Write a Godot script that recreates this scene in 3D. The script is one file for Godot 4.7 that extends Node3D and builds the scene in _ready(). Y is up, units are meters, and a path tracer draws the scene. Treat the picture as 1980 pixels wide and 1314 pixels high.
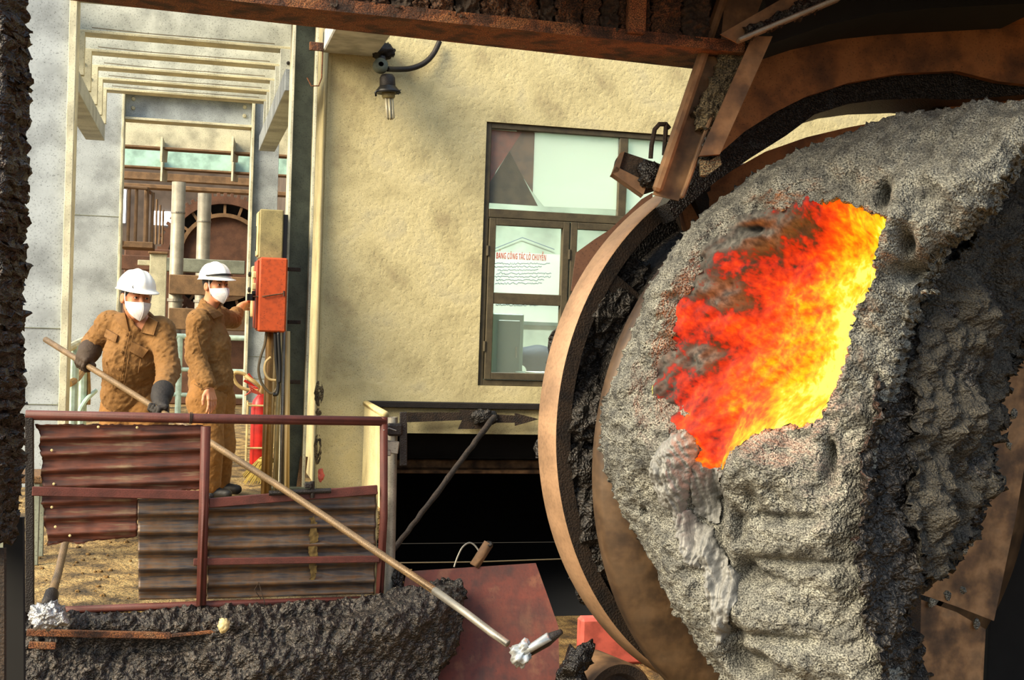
extends Node3D
# A foundry bay: a tilted rotary furnace with a crusted glowing mouth, a sheet-iron gate, two workers, a plastered office wall and a steel corridor behind.
const LENS := 2450.0
const SX := 1980.0
const SY := 1314.0
var cb: Basis
var cp := Vector3(0, 1.4, 0)
var M := {}
var rng := RandomNumberGenerator.new()
var nz := FastNoiseLite.new()
var nz2 := FastNoiseLite.new()
var taken := {}

# ---------- measuring: where a sight line meets a plane of the place ----------
func ray(px: float, py: float) -> Vector3:
	return -cb.z + cb.x * ((px - SX / 2) / LENS) - cb.y * ((py - SY / 2) / LENS)
func at(px: float, py: float, d: float) -> Vector3:
	return cp + ray(px, py) * d
func onz(px: float, py: float, z: float) -> Vector3:
	var r := ray(px, py)
	return cp + r * (z / r.z)
func ony(px: float, py: float, y: float) -> Vector3:
	var r := ray(px, py)
	return cp + r * ((y - cp.y) / r.y)
func onplane(px: float, py: float, o: Vector3, n: Vector3) -> Vector3:
	var r := ray(px, py)
	return cp + r * ((o - cp).dot(n) / r.dot(n))
func toplane(P: Transform3D, pts: Array) -> PackedVector2Array:
	var out := PackedVector2Array()
	for p in pts:
		var q: Vector3 = P.affine_inverse() * onplane(p[0], p[1], P.origin, P.basis.z)
		out.append(Vector2(q.x, q.y))
	return out
func zplane(z: float) -> Transform3D:
	return Transform3D(Basis(), Vector3(0, 0, z))
func frame3(o: Vector3, right: Vector3, up: Vector3) -> Transform3D:
	var x := right.normalized()
	var z := x.cross(up).normalized()
	return Transform3D(Basis(x, z.cross(x), z), o)

# ---------- scene tree ----------
func numbered(called: String) -> String:
	if not taken.has(called):
		taken[called] = 0
		return called
	taken[called] += 1
	return "%s_%03d" % [called, taken[called]]
func thing(called: String, label: String, category: String, where := Vector3.ZERO, group := "") -> Node3D:
	var o := Node3D.new()
	o.name = numbered(called)
	add_child(o)
	o.position = where
	meta(o, label, category, group)
	return o
func meta(o: Node, label: String, category: String, group := "") -> Node:
	o.set_meta("label", label)
	o.set_meta("category", category)
	if group: o.set_meta("group", group)
	return o
func ST(smooth := false) -> SurfaceTool:
	var st := SurfaceTool.new()
	st.begin(Mesh.PRIMITIVE_TRIANGLES)
	st.set_smooth_group(0 if smooth else -1)
	return st
# world-space triangles in st become a mesh under parent (kept in the parent's own axes)
func put(called: String, st: SurfaceTool, m: Material, parent: Node3D = null, label := "") -> MeshInstance3D:
	st.generate_normals()
	var o := MeshInstance3D.new()
	o.mesh = st.commit()
	o.material_override = m
	o.cast_shadow = GeometryInstance3D.SHADOW_CASTING_SETTING_ON
	return hang(o, called, parent, label)
func hang(o: MeshInstance3D, called: String, parent: Node3D, label := "") -> MeshInstance3D:
	if parent == null:
		o.name = numbered(called)
		add_child(o)
	else:
		o.name = called
		parent.add_child(o, true)
		var t := Transform3D()
		var n: Node = parent
		while n != self and n is Node3D:
			t = n.transform * t
			n = n.get_parent()
		o.transform = t.affine_inverse()
	if label: o.set_meta("label", label)
	return o
func struct(called: String, st: SurfaceTool, m: Material, parent: Node3D = null) -> MeshInstance3D:
	var o := put(called, st, m, parent)
	if parent == null: o.set_meta("kind", "structure")
	return o
func one(called: String, st: SurfaceTool, m: Material, label: String, category: String, group := "") -> MeshInstance3D:
	var o := put(called, st, m)
	meta(o, label, category, group)
	return o

# ---------- shapes ----------
func tri(st: SurfaceTool, a: Vector3, b: Vector3, c: Vector3) -> void:
	st.add_vertex(a); st.add_vertex(b); st.add_vertex(c)
func quad(st: SurfaceTool, a: Vector3, b: Vector3, c: Vector3, d: Vector3) -> void:
	tri(st, a, b, c); tri(st, a, c, d)
# box with chamfered edges; xf places its centre
func box(st: SurfaceTool, xf: Transform3D, s: Vector3, bev := 0.004) -> void:
	var h := s * 0.5
	bev = minf(bev, minf(h.x, minf(h.y, h.z)) * 0.6)
	var g := func(ax: int, sg: Array) -> Vector3:
		var v := Vector3(h.x * sg[0], h.y * sg[1], h.z * sg[2])
		for k in 3:
			if k != ax: v[k] -= bev * sg[k]
		return xf * v
	for ax in 3:
		var b := (ax + 1) % 3
		var c := (ax + 2) % 3
		for s0 in [-1, 1]:
			var q := []
			for w in [[-1, -1], [1, -1], [1, 1], [-1, 1]]:
				var sg := [0, 0, 0]
				sg[ax] = s0; sg[b] = w[0]; sg[c] = w[1]
				q.append(g.call(ax, sg))
			if s0 > 0: quad(st, q[3], q[2], q[1], q[0])
			else: quad(st, q[0], q[1], q[2], q[3])
	for ax in 3:
		var b := (ax + 1) % 3
		var c := (ax + 2) % 3
		for w in [[-1, -1], [1, -1], [1, 1], [-1, 1]]:
			var s1 := [0, 0, 0]
			var s2 := [0, 0, 0]
			s1[ax] = -1; s2[ax] = 1
			s1[b] = w[0]; s2[b] = w[0]; s1[c] = w[1]; s2[c] = w[1]
			var a0: Vector3 = g.call(b, s1)
			var a1: Vector3 = g.call(b, s2)
			var c0: Vector3 = g.call(c, s1)
			var c1: Vector3 = g.call(c, s2)
			if w[0] * w[1] > 0: quad(st, a0, a1, c1, c0)
			else: quad(st, c0, c1, a1, a0)
	for sx in [-1, 1]:
		for sy in [-1, 1]:
			for sz in [-1, 1]:
				var sg := [sx, sy, sz]
				var a: Vector3 = g.call(0, sg)
				var b: Vector3 = g.call(1, sg)
				var c: Vector3 = g.call(2, sg)
				if sx * sy * sz > 0: tri(st, c, b, a)
				else: tri(st, a, b, c)
func bx(st: SurfaceTool, lo: Vector3, hi: Vector3, bev := 0.004) -> void:
	box(st, Transform3D(Basis(), (lo + hi) * 0.5), (hi - lo).abs(), bev)
# bar of rectangular section between two points; w across (towards 'side'), t the other way
func bar(st: SurfaceTool, a: Vector3, b: Vector3, w: float, t: float, side := Vector3(0, 0, 1), bev := 0.003) -> void:
	var y := (b - a).normalized()
	var x := (side - y * side.dot(y)).normalized()
	box(st, Transform3D(Basis(x, y, x.cross(y)), (a + b) * 0.5), Vector3(w, a.distance_to(b), t), bev)
# a smooth curve through the points
func curve(p: Array, n := 7) -> Array:
	var out := []
	for i in p.size() - 1:
		var a: Vector3 = p[maxi(i - 1, 0)]
		var d: Vector3 = p[mini(i + 2, p.size() - 1)]
		for k in n:
			out.append((p[i] as Vector3).cubic_interpolate(p[i + 1], a, d, k / float(n)))
	out.append(p[-1])
	return out
# tube along points; r a number or one radius per point
func tube(st: SurfaceTool, pts: Array, r, n := 10, caps := true) -> void:
	var rings := []
	var x := Vector3.ZERO
	for i in pts.size():
		var d: Vector3 = ((pts[mini(i + 1, pts.size() - 1)] as Vector3) - (pts[maxi(i - 1, 0)] as Vector3)).normalized()
		if x == Vector3.ZERO:
			x = d.cross(Vector3(0, 1, 0.013) if absf(d.y) < 0.9 else Vector3(1, 0, 0)).normalized()
		x = (x - d * x.dot(d)).normalized()
		var y := d.cross(x)
		var rr: float = r[i] if r is Array else r
		var ring := []
		for k in n:
			var a := TAU * k / n
			ring.append(pts[i] + (x * cos(a) + y * sin(a)) * rr)
		rings.append(ring)
	for i in rings.size() - 1:
		for k in n:
			var k2 := (k + 1) % n
			quad(st, rings[i][k], rings[i + 1][k], rings[i + 1][k2], rings[i][k2])
	if caps:
		for k in range(1, n - 1):
			tri(st, rings[0][0], rings[0][k], rings[0][k + 1])
			var e: Array = rings[-1]
			tri(st, e[0], e[k + 1], e[k])
# surface of revolution about xf's y axis; prof: [radius, y] pairs
func lathe(st: SurfaceTool, xf: Transform3D, prof: Array, n := 24, a0 := 0.0, a1 := TAU) -> void:
	for k in n:
		var p := a0 + (a1 - a0) * k / n
		var q := a0 + (a1 - a0) * (k + 1) / n
		for i in prof.size() - 1:
			var u: Array = prof[i]
			var w: Array = prof[i + 1]
			var a := xf * Vector3(u[0] * cos(p), u[1], u[0] * sin(p))
			var b := xf * Vector3(w[0] * cos(p), w[1], w[0] * sin(p))
			var c := xf * Vector3(w[0] * cos(q), w[1], w[0] * sin(q))
			var d := xf * Vector3(u[0] * cos(q), u[1], u[0] * sin(q))
			if u[0] > 1e-6: tri(st, a, b, d)
			if w[0] > 1e-6: tri(st, b, c, d)
# flat outline in the xy plane of xf, carried back along -z by depth
func prism(st: SurfaceTool, poly: PackedVector2Array, xf: Transform3D, depth: float) -> void:
	if Geometry2D.is_polygon_clockwise(poly): poly.reverse()
	var ix := Geometry2D.triangulate_polygon(poly)
	var back := Vector3(0, 0, -depth)
	for i in range(0, ix.size(), 3):
		var p := []
		for k in 3: p.append(Vector3(poly[ix[i + k]].x, poly[ix[i + k]].y, 0))
		if (p[1] - p[0]).cross(p[2] - p[0]).z > 0: p.reverse()
		tri(st, xf * p[0], xf * p[1], xf * p[2])
		tri(st, xf * (p[2] + back), xf * (p[1] + back), xf * (p[0] + back))
	for i in poly.size():
		var a := Vector3(poly[i].x, poly[i].y, 0)
		var j := (i + 1) % poly.size()
		var b := Vector3(poly[j].x, poly[j].y, 0)
		quad(st, xf * a, xf * b, xf * (b + back), xf * (a + back))
func plate(st: SurfaceTool, P: Transform3D, pts: Array, depth: float) -> void:
	prism(st, toplane(P, pts), P, depth)
# section polygon (x across, y up) swept from a to b; 'up' fixes the section's y
func sect(st: SurfaceTool, poly: Array, a: Vector3, b: Vector3, up := Vector3(0, 1, 0)) -> void:
	var z := (a - b).normalized()
	var x := up.cross(z).normalized()
	var pv := PackedVector2Array()
	for p in poly: pv.append(Vector2(p[0], p[1]))
	prism(st, pv, Transform3D(Basis(x, z.cross(x), z), a), a.distance_to(b))
func ibeam(w: float, h: float, t: float) -> Array:
	var x := w / 2
	var y := h / 2
	var s := t * 0.35
	return [[-x, -y], [x, -y], [x, -y + t], [s, -y + t], [s, y - t], [x, y - t], [x, y], [-x, y], [-x, y - t], [-s, y - t], [-s, -y + t], [-x, -y + t]]
func channel(w: float, h: float, t: float) -> Array:   # open towards +x
	return [[0, -h / 2], [w, -h / 2], [w, -h / 2 + t], [t, -h / 2 + t], [t, h / 2 - t], [w, h / 2 - t], [w, h / 2], [0, h / 2]]
func inpoly(p: Vector2, poly: PackedVector2Array) -> bool:
	return Geometry2D.is_point_in_polygon(p, poly)
# rough lump: a sphere pushed about by noise
func lump(st: SurfaceTool, xf: Transform3D, r: Vector3, amp: float, fr: float, n := 20) -> void:
	var pt := func(i: int, k: int) -> Vector3:
		var a := PI * i / n
		var b := TAU * (k % (2 * n)) / (2 * n)
		var d := Vector3(sin(a) * cos(b), cos(a), sin(a) * sin(b))
		var q := d * r
		var w := xf * q
		return w + xf.basis * d.normalized() * (nz.get_noise_3dv(w * fr) * amp + nz2.get_noise_3dv(w * fr * 3.1) * amp * 0.5)
	for i in n:
		for k in 2 * n:
			quad(st, pt.call(i, k), pt.call(i, k + 1), pt.call(i + 1, k + 1), pt.call(i + 1, k))
# nearest point on the edge of any of the outlines
func snap(c: Vector2, polys: Array) -> Vector2:
	var best := 1e9
	var out := c
	for q in polys:
		for i in q.size():
			var p := Geometry2D.get_closest_point_to_segment(c, q[i], q[(i + 1) % q.size()])
			var d := p.distance_squared_to(c)
			if d < best:
				best = d; out = p
	return out
# an outline seen in the picture, laid out on a face so that it holds where the face has the height hf(u, v)
func fitted(P: Transform3D, pts: Array, hf: Callable) -> PackedVector2Array:
	var out := PackedVector2Array()
	for p in pts:
		var h := 0.0
		var q := Vector3.ZERO
		for k in 6:
			q = P.affine_inverse() * onplane(p[0], p[1], P.origin + P.basis.z * h, P.basis.z)
			h = lerpf(h, hf.call(q.x, q.y), 0.7)
		out.append(Vector2(q.x, q.y))
	return out
# rough relief over an outline lying in the xy plane of P; hf(u, v) is its height along z; its rim turns back by 'skirt'
func relief(st: SurfaceTool, P: Transform3D, outline: PackedVector2Array, holes: Array, cell: float, hf: Callable, skirt: float, uvs := Rect2(), ragged := 1.0, away := Vector3.ZERO) -> void:
	var lo := outline[0]
	var hi := outline[0]
	for p in outline:
		lo = lo.min(p); hi = hi.max(p)
	lo -= Vector2.ONE * cell
	var nx := int((hi.x - lo.x) / cell) + 3
	var ny := int((hi.y - lo.y) / cell) + 3
	var keep := PackedByteArray()
	keep.resize(nx * ny)
	for j in ny:
		for i in nx:
			var c := lo + Vector2(i + 0.5, j + 0.5) * cell
			var ok := inpoly(c, outline)
			if ok:
				for q in holes:
					if inpoly(c, q): ok = false
			keep[j * nx + i] = 1 if ok else 0
	var pos := PackedVector3Array()
	pos.resize((nx + 1) * (ny + 1))
	var flat := PackedVector2Array()
	flat.resize((nx + 1) * (ny + 1))
	var have := PackedByteArray()
	have.resize((nx + 1) * (ny + 1))
	var polys := [outline] + holes
	var vert := func(i: int, j: int) -> int:
		var k := j * (nx + 1) + i
		if not have[k]:
			have[k] = 1
			var c := lo + Vector2(i, j) * cell
			var around := 0
			for e in [[i, j], [i - 1, j], [i, j - 1], [i - 1, j - 1]]:
				if e[0] >= 0 and e[1] >= 0 and e[0] < nx and e[1] < ny: around += keep[e[1] * nx + e[0]]
			if around < 4:
				var w := snap(c, polys)
				if w.distance_to(c) < cell * 1.5: c = w
				var e := Vector2(nz2.get_noise_2d(c.x * 26, c.y * 26), nz2.get_noise_2d(c.y * 26 + 77, c.x * 26))
				c += e * cell * 1.6 * ragged
			flat[k] = c
			pos[k] = P * Vector3(c.x, c.y, hf.call(c.x, c.y))
		return k
	var uvof := func(k: int) -> void:
		if uvs.size.x > 0:
			st.set_uv(Vector2((flat[k].x - uvs.position.x) / uvs.size.x, 1.0 - (flat[k].y - uvs.position.y) / uvs.size.y))
	var emit := func(ks: Array) -> void:
		for k in ks:
			uvof.call(k)
			st.add_vertex(pos[k])
	var steps := clampi(int(skirt / 0.025), 1, 12)
	var rearward := (away if away != Vector3.ZERO else -P.basis.z) * skirt
	var behind := func(k: int, t: int) -> Vector3:
		var p: Vector3 = pos[k] + rearward * t / steps
		if t > 0 and steps > 1:
			p += Vector3(nz2.get_noise_3dv(p * 22.0), nz2.get_noise_3dv(p * 22.0 + Vector3(9, 0, 0)), nz2.get_noise_3dv(p * 22.0 + Vector3(0, 9, 0))) * 0.022 * ragged
		return p
	for j in ny:
		for i in nx:
			if not keep[j * nx + i]: continue
			var a: int = vert.call(i, j)
			var b: int = vert.call(i + 1, j)
			var c: int = vert.call(i + 1, j + 1)
			var d: int = vert.call(i, j + 1)
			emit.call([a, d, c, a, c, b])
			if skirt > 0:
				for e in [[i - 1, j, a, d], [i + 1, j, c, b], [i, j - 1, b, a], [i, j + 1, d, c]]:
					if e[0] < 0 or e[1] < 0 or e[0] >= nx or e[1] >= ny or not keep[e[1] * nx + e[0]]:
						uvof.call(e[2])
						for t in steps:
							quad(st, behind.call(e[2], t), behind.call(e[2], t + 1), behind.call(e[3], t + 1), behind.call(e[3], t))

# ---------- bodies: distances to limbs, melted together, meshed as surface nets ----------
# prims: ["c", a, b, ra, rb, k] tapered limb, ["e", centre, radii, basis, k] ellipsoid; optional trailing "-" cuts away
func nets(st: SurfaceTool, prims: Array, cell: float, bend = null) -> void:
	var lo := Vector3(1e9, 1e9, 1e9)
	var hi := -lo
	for p in prims:
		if p[0] == "c":
			var r := Vector3.ONE * maxf(p[3], p[4])
			lo = lo.min(p[1] - r).min(p[2] - r); hi = hi.max(p[1] + r).max(p[2] + r)
		else:
			var r := Vector3.ONE * maxf(p[2].x, maxf(p[2].y, p[2].z))
			lo = lo.min(p[1] - r); hi = hi.max(p[1] + r)
	lo -= Vector3.ONE * cell * 3
	hi += Vector3.ONE * cell * 3
	var n := Vector3i((hi - lo) / cell) + Vector3i.ONE * 2
	var f := PackedFloat32Array()
	f.resize(n.x * n.y * n.z)
	f.fill(9.0)
	for p in prims:
		var pl: Vector3
		var ph: Vector3
		var k: float = p[5] if p[0] == "c" else p[4]
		var cut: bool = p[-1] is String
		var m := Vector3.ONE * (k + cell * 2.5)
		if p[0] == "c":
			var r := Vector3.ONE * maxf(p[3], p[4])
			pl = (p[1] as Vector3).min(p[2]) - r - m; ph = (p[1] as Vector3).max(p[2]) + r + m
		else:
			var r := Vector3.ONE * maxf(p[2].x, maxf(p[2].y, p[2].z))
			pl = p[1] - r - m; ph = p[1] + r + m
		var i0 := Vector3i((pl - lo) / cell).max(Vector3i.ZERO)
		var i1 := Vector3i((ph - lo) / cell).min(n - Vector3i.ONE)
		var a: Vector3 = p[1]
		var ba := Vector3.ZERO
		var l2 := 1.0
		var ra := 0.0
		var rb := 0.0
		var inv := Basis()
		var er := Vector3.ONE
		var cap: bool = p[0] == "c"
		if cap:
			ba = p[2] - a; l2 = maxf(ba.length_squared(), 1e-9); ra = p[3]; rb = p[4]
		else:
			er = p[2]; inv = (p[3] as Basis).inverse()
		var em := minf(er.x, minf(er.y, er.z))
		for z in range(i0.z, i1.z + 1):
			for y in range(i0.y, i1.y + 1):
				var at0 := (z * n.y + y) * n.x
				for x in range(i0.x, i1.x + 1):
					var q := lo + Vector3(x, y, z) * cell - a
					var d: float
					if cap:
						var t := clampf(q.dot(ba) / l2, 0.0, 1.0)
						d = (q - ba * t).length() - lerpf(ra, rb, t)
					else:
						var e := (inv * q) / er
						var le := e.length()
						var g := (e / er).length()
						d = le * (le - 1.0) / g if g > 1e-6 else -em
					var o := f[at0 + x]
					if cut:
						var h := maxf(k - absf(-d - o), 0.0) / maxf(k, 1e-6)
						f[at0 + x] = maxf(o, -d) + h * h * k * 0.25
					else:
						var h := maxf(k - absf(d - o), 0.0) / maxf(k, 1e-6)
						f[at0 + x] = minf(o, d) - h * h * k * 0.25
	var idx := PackedInt32Array()
	idx.resize(f.size())
	idx.fill(-1)
	var vs := PackedVector3Array()
	var sx := 1
	var sy := n.x
	var sz := n.x * n.y
	for z in n.z - 1:
		for y in n.y - 1:
			for x in n.x - 1:
				var c := z * sz + y * sy + x
				var f0 := f[c]
				if absf(f0) > cell * 3.0: continue
				var sum := Vector3.ZERO
				var cnt := 0
				var v := [f0, f[c + 1], f[c + sy], f[c + sy + 1], f[c + sz], f[c + sz + 1], f[c + sz + sy], f[c + sz + sy + 1]]
				var neg := 0
				for q in 8:
					if v[q] < 0: neg += 1
				if neg == 0 or neg == 8: continue
				for e in [[0, 1], [2, 3], [4, 5], [6, 7], [0, 2], [1, 3], [4, 6], [5, 7], [0, 4], [1, 5], [2, 6], [3, 7]]:
					var va: float = v[e[0]]
					var vb: float = v[e[1]]
					if (va < 0) != (vb < 0):
						var t := va / (va - vb)
						var pa := Vector3(e[0] & 1, (e[0] >> 1) & 1, e[0] >> 2)
						var pb := Vector3(e[1] & 1, (e[1] >> 1) & 1, e[1] >> 2)
						sum += pa.lerp(pb, t)
						cnt += 1
				idx[c] = vs.size()
				vs.append(lo + (Vector3(x, y, z) + sum / cnt) * cell)
	if bend != null:
		for i in vs.size(): vs[i] = bend.call(vs[i])
	for z in range(1, n.z - 1):
		for y in range(1, n.y - 1):
			for x in range(1, n.x - 1):
				var c := z * sz + y * sy + x
				var f0 := f[c]
				if absf(f0) > cell * 3.0: continue
				for ax in 3:
					var d: int = [sx, sy, sz][ax]
					var f1 := f[c + d]
					if (f0 < 0) == (f1 < 0): continue
					var u: int = [sy, sz, sx][ax]
					var w: int = [sz, sx, sy][ax]
					var q := [idx[c], idx[c - u], idx[c - u - w], idx[c - w]]
					if q.min() < 0: continue
					if f0 < 0: quad(st, vs[q[0]], vs[q[3]], vs[q[2]], vs[q[1]])
					else: quad(st, vs[q[0]], vs[q[1]], vs[q[2]], vs[q[3]])
# ---------- materials ----------
func noise_tex(seed_: int, freq: float, stops: Array, kind := FastNoiseLite.TYPE_SIMPLEX_SMOOTH, octaves := 4, size := 512, stretch := 1.0) -> NoiseTexture2D:
	var n := FastNoiseLite.new()
	n.seed = seed_; n.frequency = freq; n.noise_type = kind; n.fractal_octaves = octaves; n.fractal_gain = 0.55
	var t := NoiseTexture2D.new()
	t.width = int(size * stretch); t.height = size; t.seamless = true; t.seamless_blend_skirt = 0.15; t.noise = n
	var g := Gradient.new()
	var offs := PackedFloat32Array()
	var cols := PackedColorArray()
	for s in stops:
		offs.append(s[0]); cols.append(s[1])
	g.offsets = offs; g.colors = cols
	t.color_ramp = g
	return t
func grey(v: float) -> Color: return Color(v, v, v)
func mat(col: Color, rough := 0.8, metal := 0.0, tex: Texture2D = null, sc := 1.0, det: Texture2D = null, dsc := 4.0, bump: Texture2D = null, bcm := 0.5) -> StandardMaterial3D:
	var m := StandardMaterial3D.new()
	m.albedo_color = col
	m.roughness = rough
	m.metallic = metal
	if tex: m.albedo_texture = tex
	m.uv1_triplanar = true
	m.uv1_world_triplanar = true
	m.uv1_scale = Vector3.ONE * sc
	if det:
		m.detail_enabled = true
		m.detail_albedo = det
		m.detail_blend_mode = BaseMaterial3D.BLEND_MODE_MUL
		m.detail_uv_layer = BaseMaterial3D.DETAIL_UV_2
		m.uv2_triplanar = true
		m.uv2_world_triplanar = true
		m.uv2_scale = Vector3.ONE * dsc
	if bump:
		m.heightmap_enabled = true
		m.heightmap_texture = bump
		m.heightmap_scale = bcm
	return m

func _ready() -> void:
	# camera: eye height 1.4 m, turned 14 degrees from the bay's axis, held 2 degrees askew
	var cam := Camera3D.new()
	cam.name = "camera"
	var b := Basis(Vector3.UP, deg_to_rad(-14.2)) * Basis(Vector3.RIGHT, deg_to_rad(-1.06)) * Basis(Vector3.BACK, deg_to_rad(2.0))
	cb = b
	cam.fov = rad_to_deg(2.0 * atan(SY / 2 / LENS))
	cam.near = 0.05
	cam.far = 200
	add_child(cam)
	cam.transform = Transform3D(b, cp)
	cam.current = true
	# sky, sun, exposure
	var we := WorldEnvironment.new()
	we.name = "world_environment"
	var env := Environment.new()
	env.background_mode = Environment.BG_SKY
	var sm := ProceduralSkyMaterial.new()
	sm.sky_top_color = Color(0.80, 0.88, 0.97)
	sm.sky_horizon_color = Color(1.0, 0.97, 0.90)
	sm.ground_horizon_color = Color(0.62, 0.58, 0.50)
	sm.ground_bottom_color = Color(0.40, 0.37, 0.32)
	sm.energy_multiplier = 1.0
	var sky := Sky.new()
	sky.sky_material = sm
	env.sky = sky
	env.tonemap_mode = Environment.TONE_MAPPER_LINEAR
	env.tonemap_exposure = 1.8
	env.sdfgi_enabled = true
	env.ssao_enabled = true
	env.ssil_enabled = true
	we.environment = env
	add_child(we)
	var sun := DirectionalLight3D.new()
	sun.name = "sun"
	sun.light_color = Color(1.0, 0.93, 0.80)
	sun.light_energy = 1.9
	sun.light_angular_distance = 38.0
	sun.shadow_enabled = true
	sun.sky_mode = DirectionalLight3D.SKY_MODE_LIGHT_ONLY
	add_child(sun)
	sun.look_at_from_position(Vector3.ZERO, -Vector3(-0.80, 0.52, 0.34))
	nz.seed = 11; nz.frequency = 1.0; nz.noise_type = FastNoiseLite.TYPE_SIMPLEX_SMOOTH; nz.fractal_octaves = 3
	nz2.seed = 57; nz2.frequency = 1.0; nz2.noise_type = FastNoiseLite.TYPE_SIMPLEX; nz2.fractal_octaves = 2
	rng.seed = 4242
	materials()
	shell()
	office()
	corridor()
	far_hall()
	furnace()
	hood()
	front_beam_and_post()
	gate()
	ledge_and_plate()
	wall_fittings()
	column_fittings()
	workers()
	small_things()

func materials() -> void:
	var mottle := noise_tex(1, 0.008, [[0.0, grey(0.72)], [0.45, grey(0.88)], [0.6, grey(0.94)], [1.0, grey(1.0)]], FastNoiseLite.TYPE_SIMPLEX_SMOOTH, 5)
	var specks := noise_tex(2, 0.07, [[0.0, grey(0.5)], [0.13, grey(0.6)], [0.2, grey(0.96)], [1.0, grey(1.0)]], FastNoiseLite.TYPE_SIMPLEX, 3)
	var grain := noise_tex(3, 0.12, [[0.0, grey(0.30)], [0.35, grey(0.55)], [0.55, grey(0.85)], [0.75, grey(1.0)], [1.0, grey(1.0)]], FastNoiseLite.TYPE_SIMPLEX, 3)
	var rusty := noise_tex(4, 0.012, [[0.0, Color(0.13, 0.085, 0.06)], [0.35, Color(0.29, 0.19, 0.125)], [0.5, Color(0.42, 0.27, 0.165)], [0.62, Color(0.48, 0.33, 0.20)], [0.8, Color(0.38, 0.27, 0.18)], [1.0, Color(0.58, 0.46, 0.33)]], FastNoiseLite.TYPE_SIMPLEX_SMOOTH, 6)
	var tant := noise_tex(17, 0.012, [[0.0, Color(0.20, 0.155, 0.12)], [0.35, Color(0.36, 0.275, 0.20)], [0.5, Color(0.46, 0.355, 0.25)], [0.65, Color(0.52, 0.41, 0.30)], [0.85, Color(0.47, 0.38, 0.29)], [1.0, Color(0.60, 0.51, 0.40)]], FastNoiseLite.TYPE_SIMPLEX_SMOOTH, 6)
	var slagt := noise_tex(5, 0.02, [[0.0, Color(0.22, 0.21, 0.195)], [0.32, Color(0.44, 0.43, 0.39)], [0.55, Color(0.62, 0.60, 0.54)], [0.8, Color(0.73, 0.71, 0.63)], [1.0, Color(0.82, 0.80, 0.72)]], FastNoiseLite.TYPE_SIMPLEX_SMOOTH, 6)
	var salt := noise_tex(6, 0.16, [[0.0, grey(0.10)], [0.32, grey(0.22)], [0.46, grey(0.62)], [0.56, grey(0.86)], [0.7, grey(1.0)], [1.0, grey(1.0)]], FastNoiseLite.TYPE_SIMPLEX, 2)
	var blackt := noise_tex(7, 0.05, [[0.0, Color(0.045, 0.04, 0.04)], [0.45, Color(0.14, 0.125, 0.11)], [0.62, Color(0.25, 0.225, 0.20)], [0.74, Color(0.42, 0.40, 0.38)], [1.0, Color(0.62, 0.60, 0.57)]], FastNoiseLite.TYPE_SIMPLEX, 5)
	var bmid := noise_tex(8, 0.02, [[0.0, grey(0.0)], [1.0, grey(1.0)]], FastNoiseLite.TYPE_SIMPLEX_SMOOTH, 6)
	var bfine := noise_tex(9, 0.09, [[0.0, grey(0.0)], [1.0, grey(1.0)]], FastNoiseLite.TYPE_SIMPLEX, 4)
	var bplaster := noise_tex(18, 0.045, [[0.0, grey(0.0)], [0.3, grey(0.55)], [0.6, grey(0.72)], [1.0, grey(1.0)]], FastNoiseLite.TYPE_SIMPLEX, 5)
	var weave := noise_tex(10, 0.03, [[0.0, grey(0.78)], [0.5, grey(0.95)], [1.0, grey(1.0)]], FastNoiseLite.TYPE_SIMPLEX_SMOOTH, 5)
	var plastert := noise_tex(12, 0.006, [[0.0, Color(0.70, 0.64, 0.50)], [0.3, Color(0.80, 0.75, 0.58)], [0.52, Color(0.86, 0.81, 0.63)], [0.7, Color(0.89, 0.84, 0.66)], [1.0, Color(0.82, 0.78, 0.64)]], FastNoiseLite.TYPE_SIMPLEX_SMOOTH, 6)
	var dirt := noise_tex(13, 0.015, [[0.0, Color(0.22, 0.18, 0.11)], [0.35, Color(0.48, 0.40, 0.25)], [0.55, Color(0.68, 0.58, 0.38)], [0.75, Color(0.76, 0.67, 0.47)], [1.0, Color(0.85, 0.78, 0.60)]], FastNoiseLite.TYPE_SIMPLEX_SMOOTH, 6)
	var sheet := noise_tex(14, 0.01, [[0.0, Color(0.10, 0.07, 0.065)], [0.3, Color(0.26, 0.13, 0.09)], [0.5, Color(0.41, 0.22, 0.14)], [0.66, Color(0.36, 0.20, 0.15)], [0.78, Color(0.46, 0.38, 0.30)], [1.0, Color(0.58, 0.53, 0.44)]], FastNoiseLite.TYPE_SIMPLEX_SMOOTH, 6)
	var sheet2 := noise_tex(15, 0.012, [[0.0, Color(0.13, 0.11, 0.11)], [0.32, Color(0.27, 0.27, 0.30)], [0.46, Color(0.38, 0.36, 0.34)], [0.58, Color(0.46, 0.35, 0.22)], [0.72, Color(0.36, 0.33, 0.31)], [1.0, Color(0.52, 0.53, 0.55)]], FastNoiseLite.TYPE_SIMPLEX_SMOOTH, 6)
	M.plaster = mat(Color(0.865, 0.86, 0.83), 0.9, 0, plastert, 0.6, specks, 1.7, bplaster, 0.4)
	M.plaster_dark = mat(Color(0.80, 0.77, 0.66), 0.9, 0, plastert, 0.6, mottle, 1.3, bmid, 1.6)
	M.paint = mat(Color(0.68, 0.71, 0.72), 0.6, 0, mottle, 0.55, specks, 1.1, bfine, 0.06)
	M.paint_light = mat(Color(0.80, 0.82, 0.79), 0.6, 0, mottle, 0.8, specks, 1.1)
	M.flange = mat(Color(0.80, 0.80, 0.79), 0.55, 0.2, tant, 0.6, mottle, 2.0, bfine, 0.06)
	M.slag_post = mat(Color(0.70, 0.56, 0.50), 0.5, 0.1, blackt, 1.5, grain, 2.0, bfine, 1.2)
	M.paint_cream = mat(Color(0.84, 0.82, 0.70), 0.55, 0, mottle, 0.7, specks, 1.3, bfine, 0.05)
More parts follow.
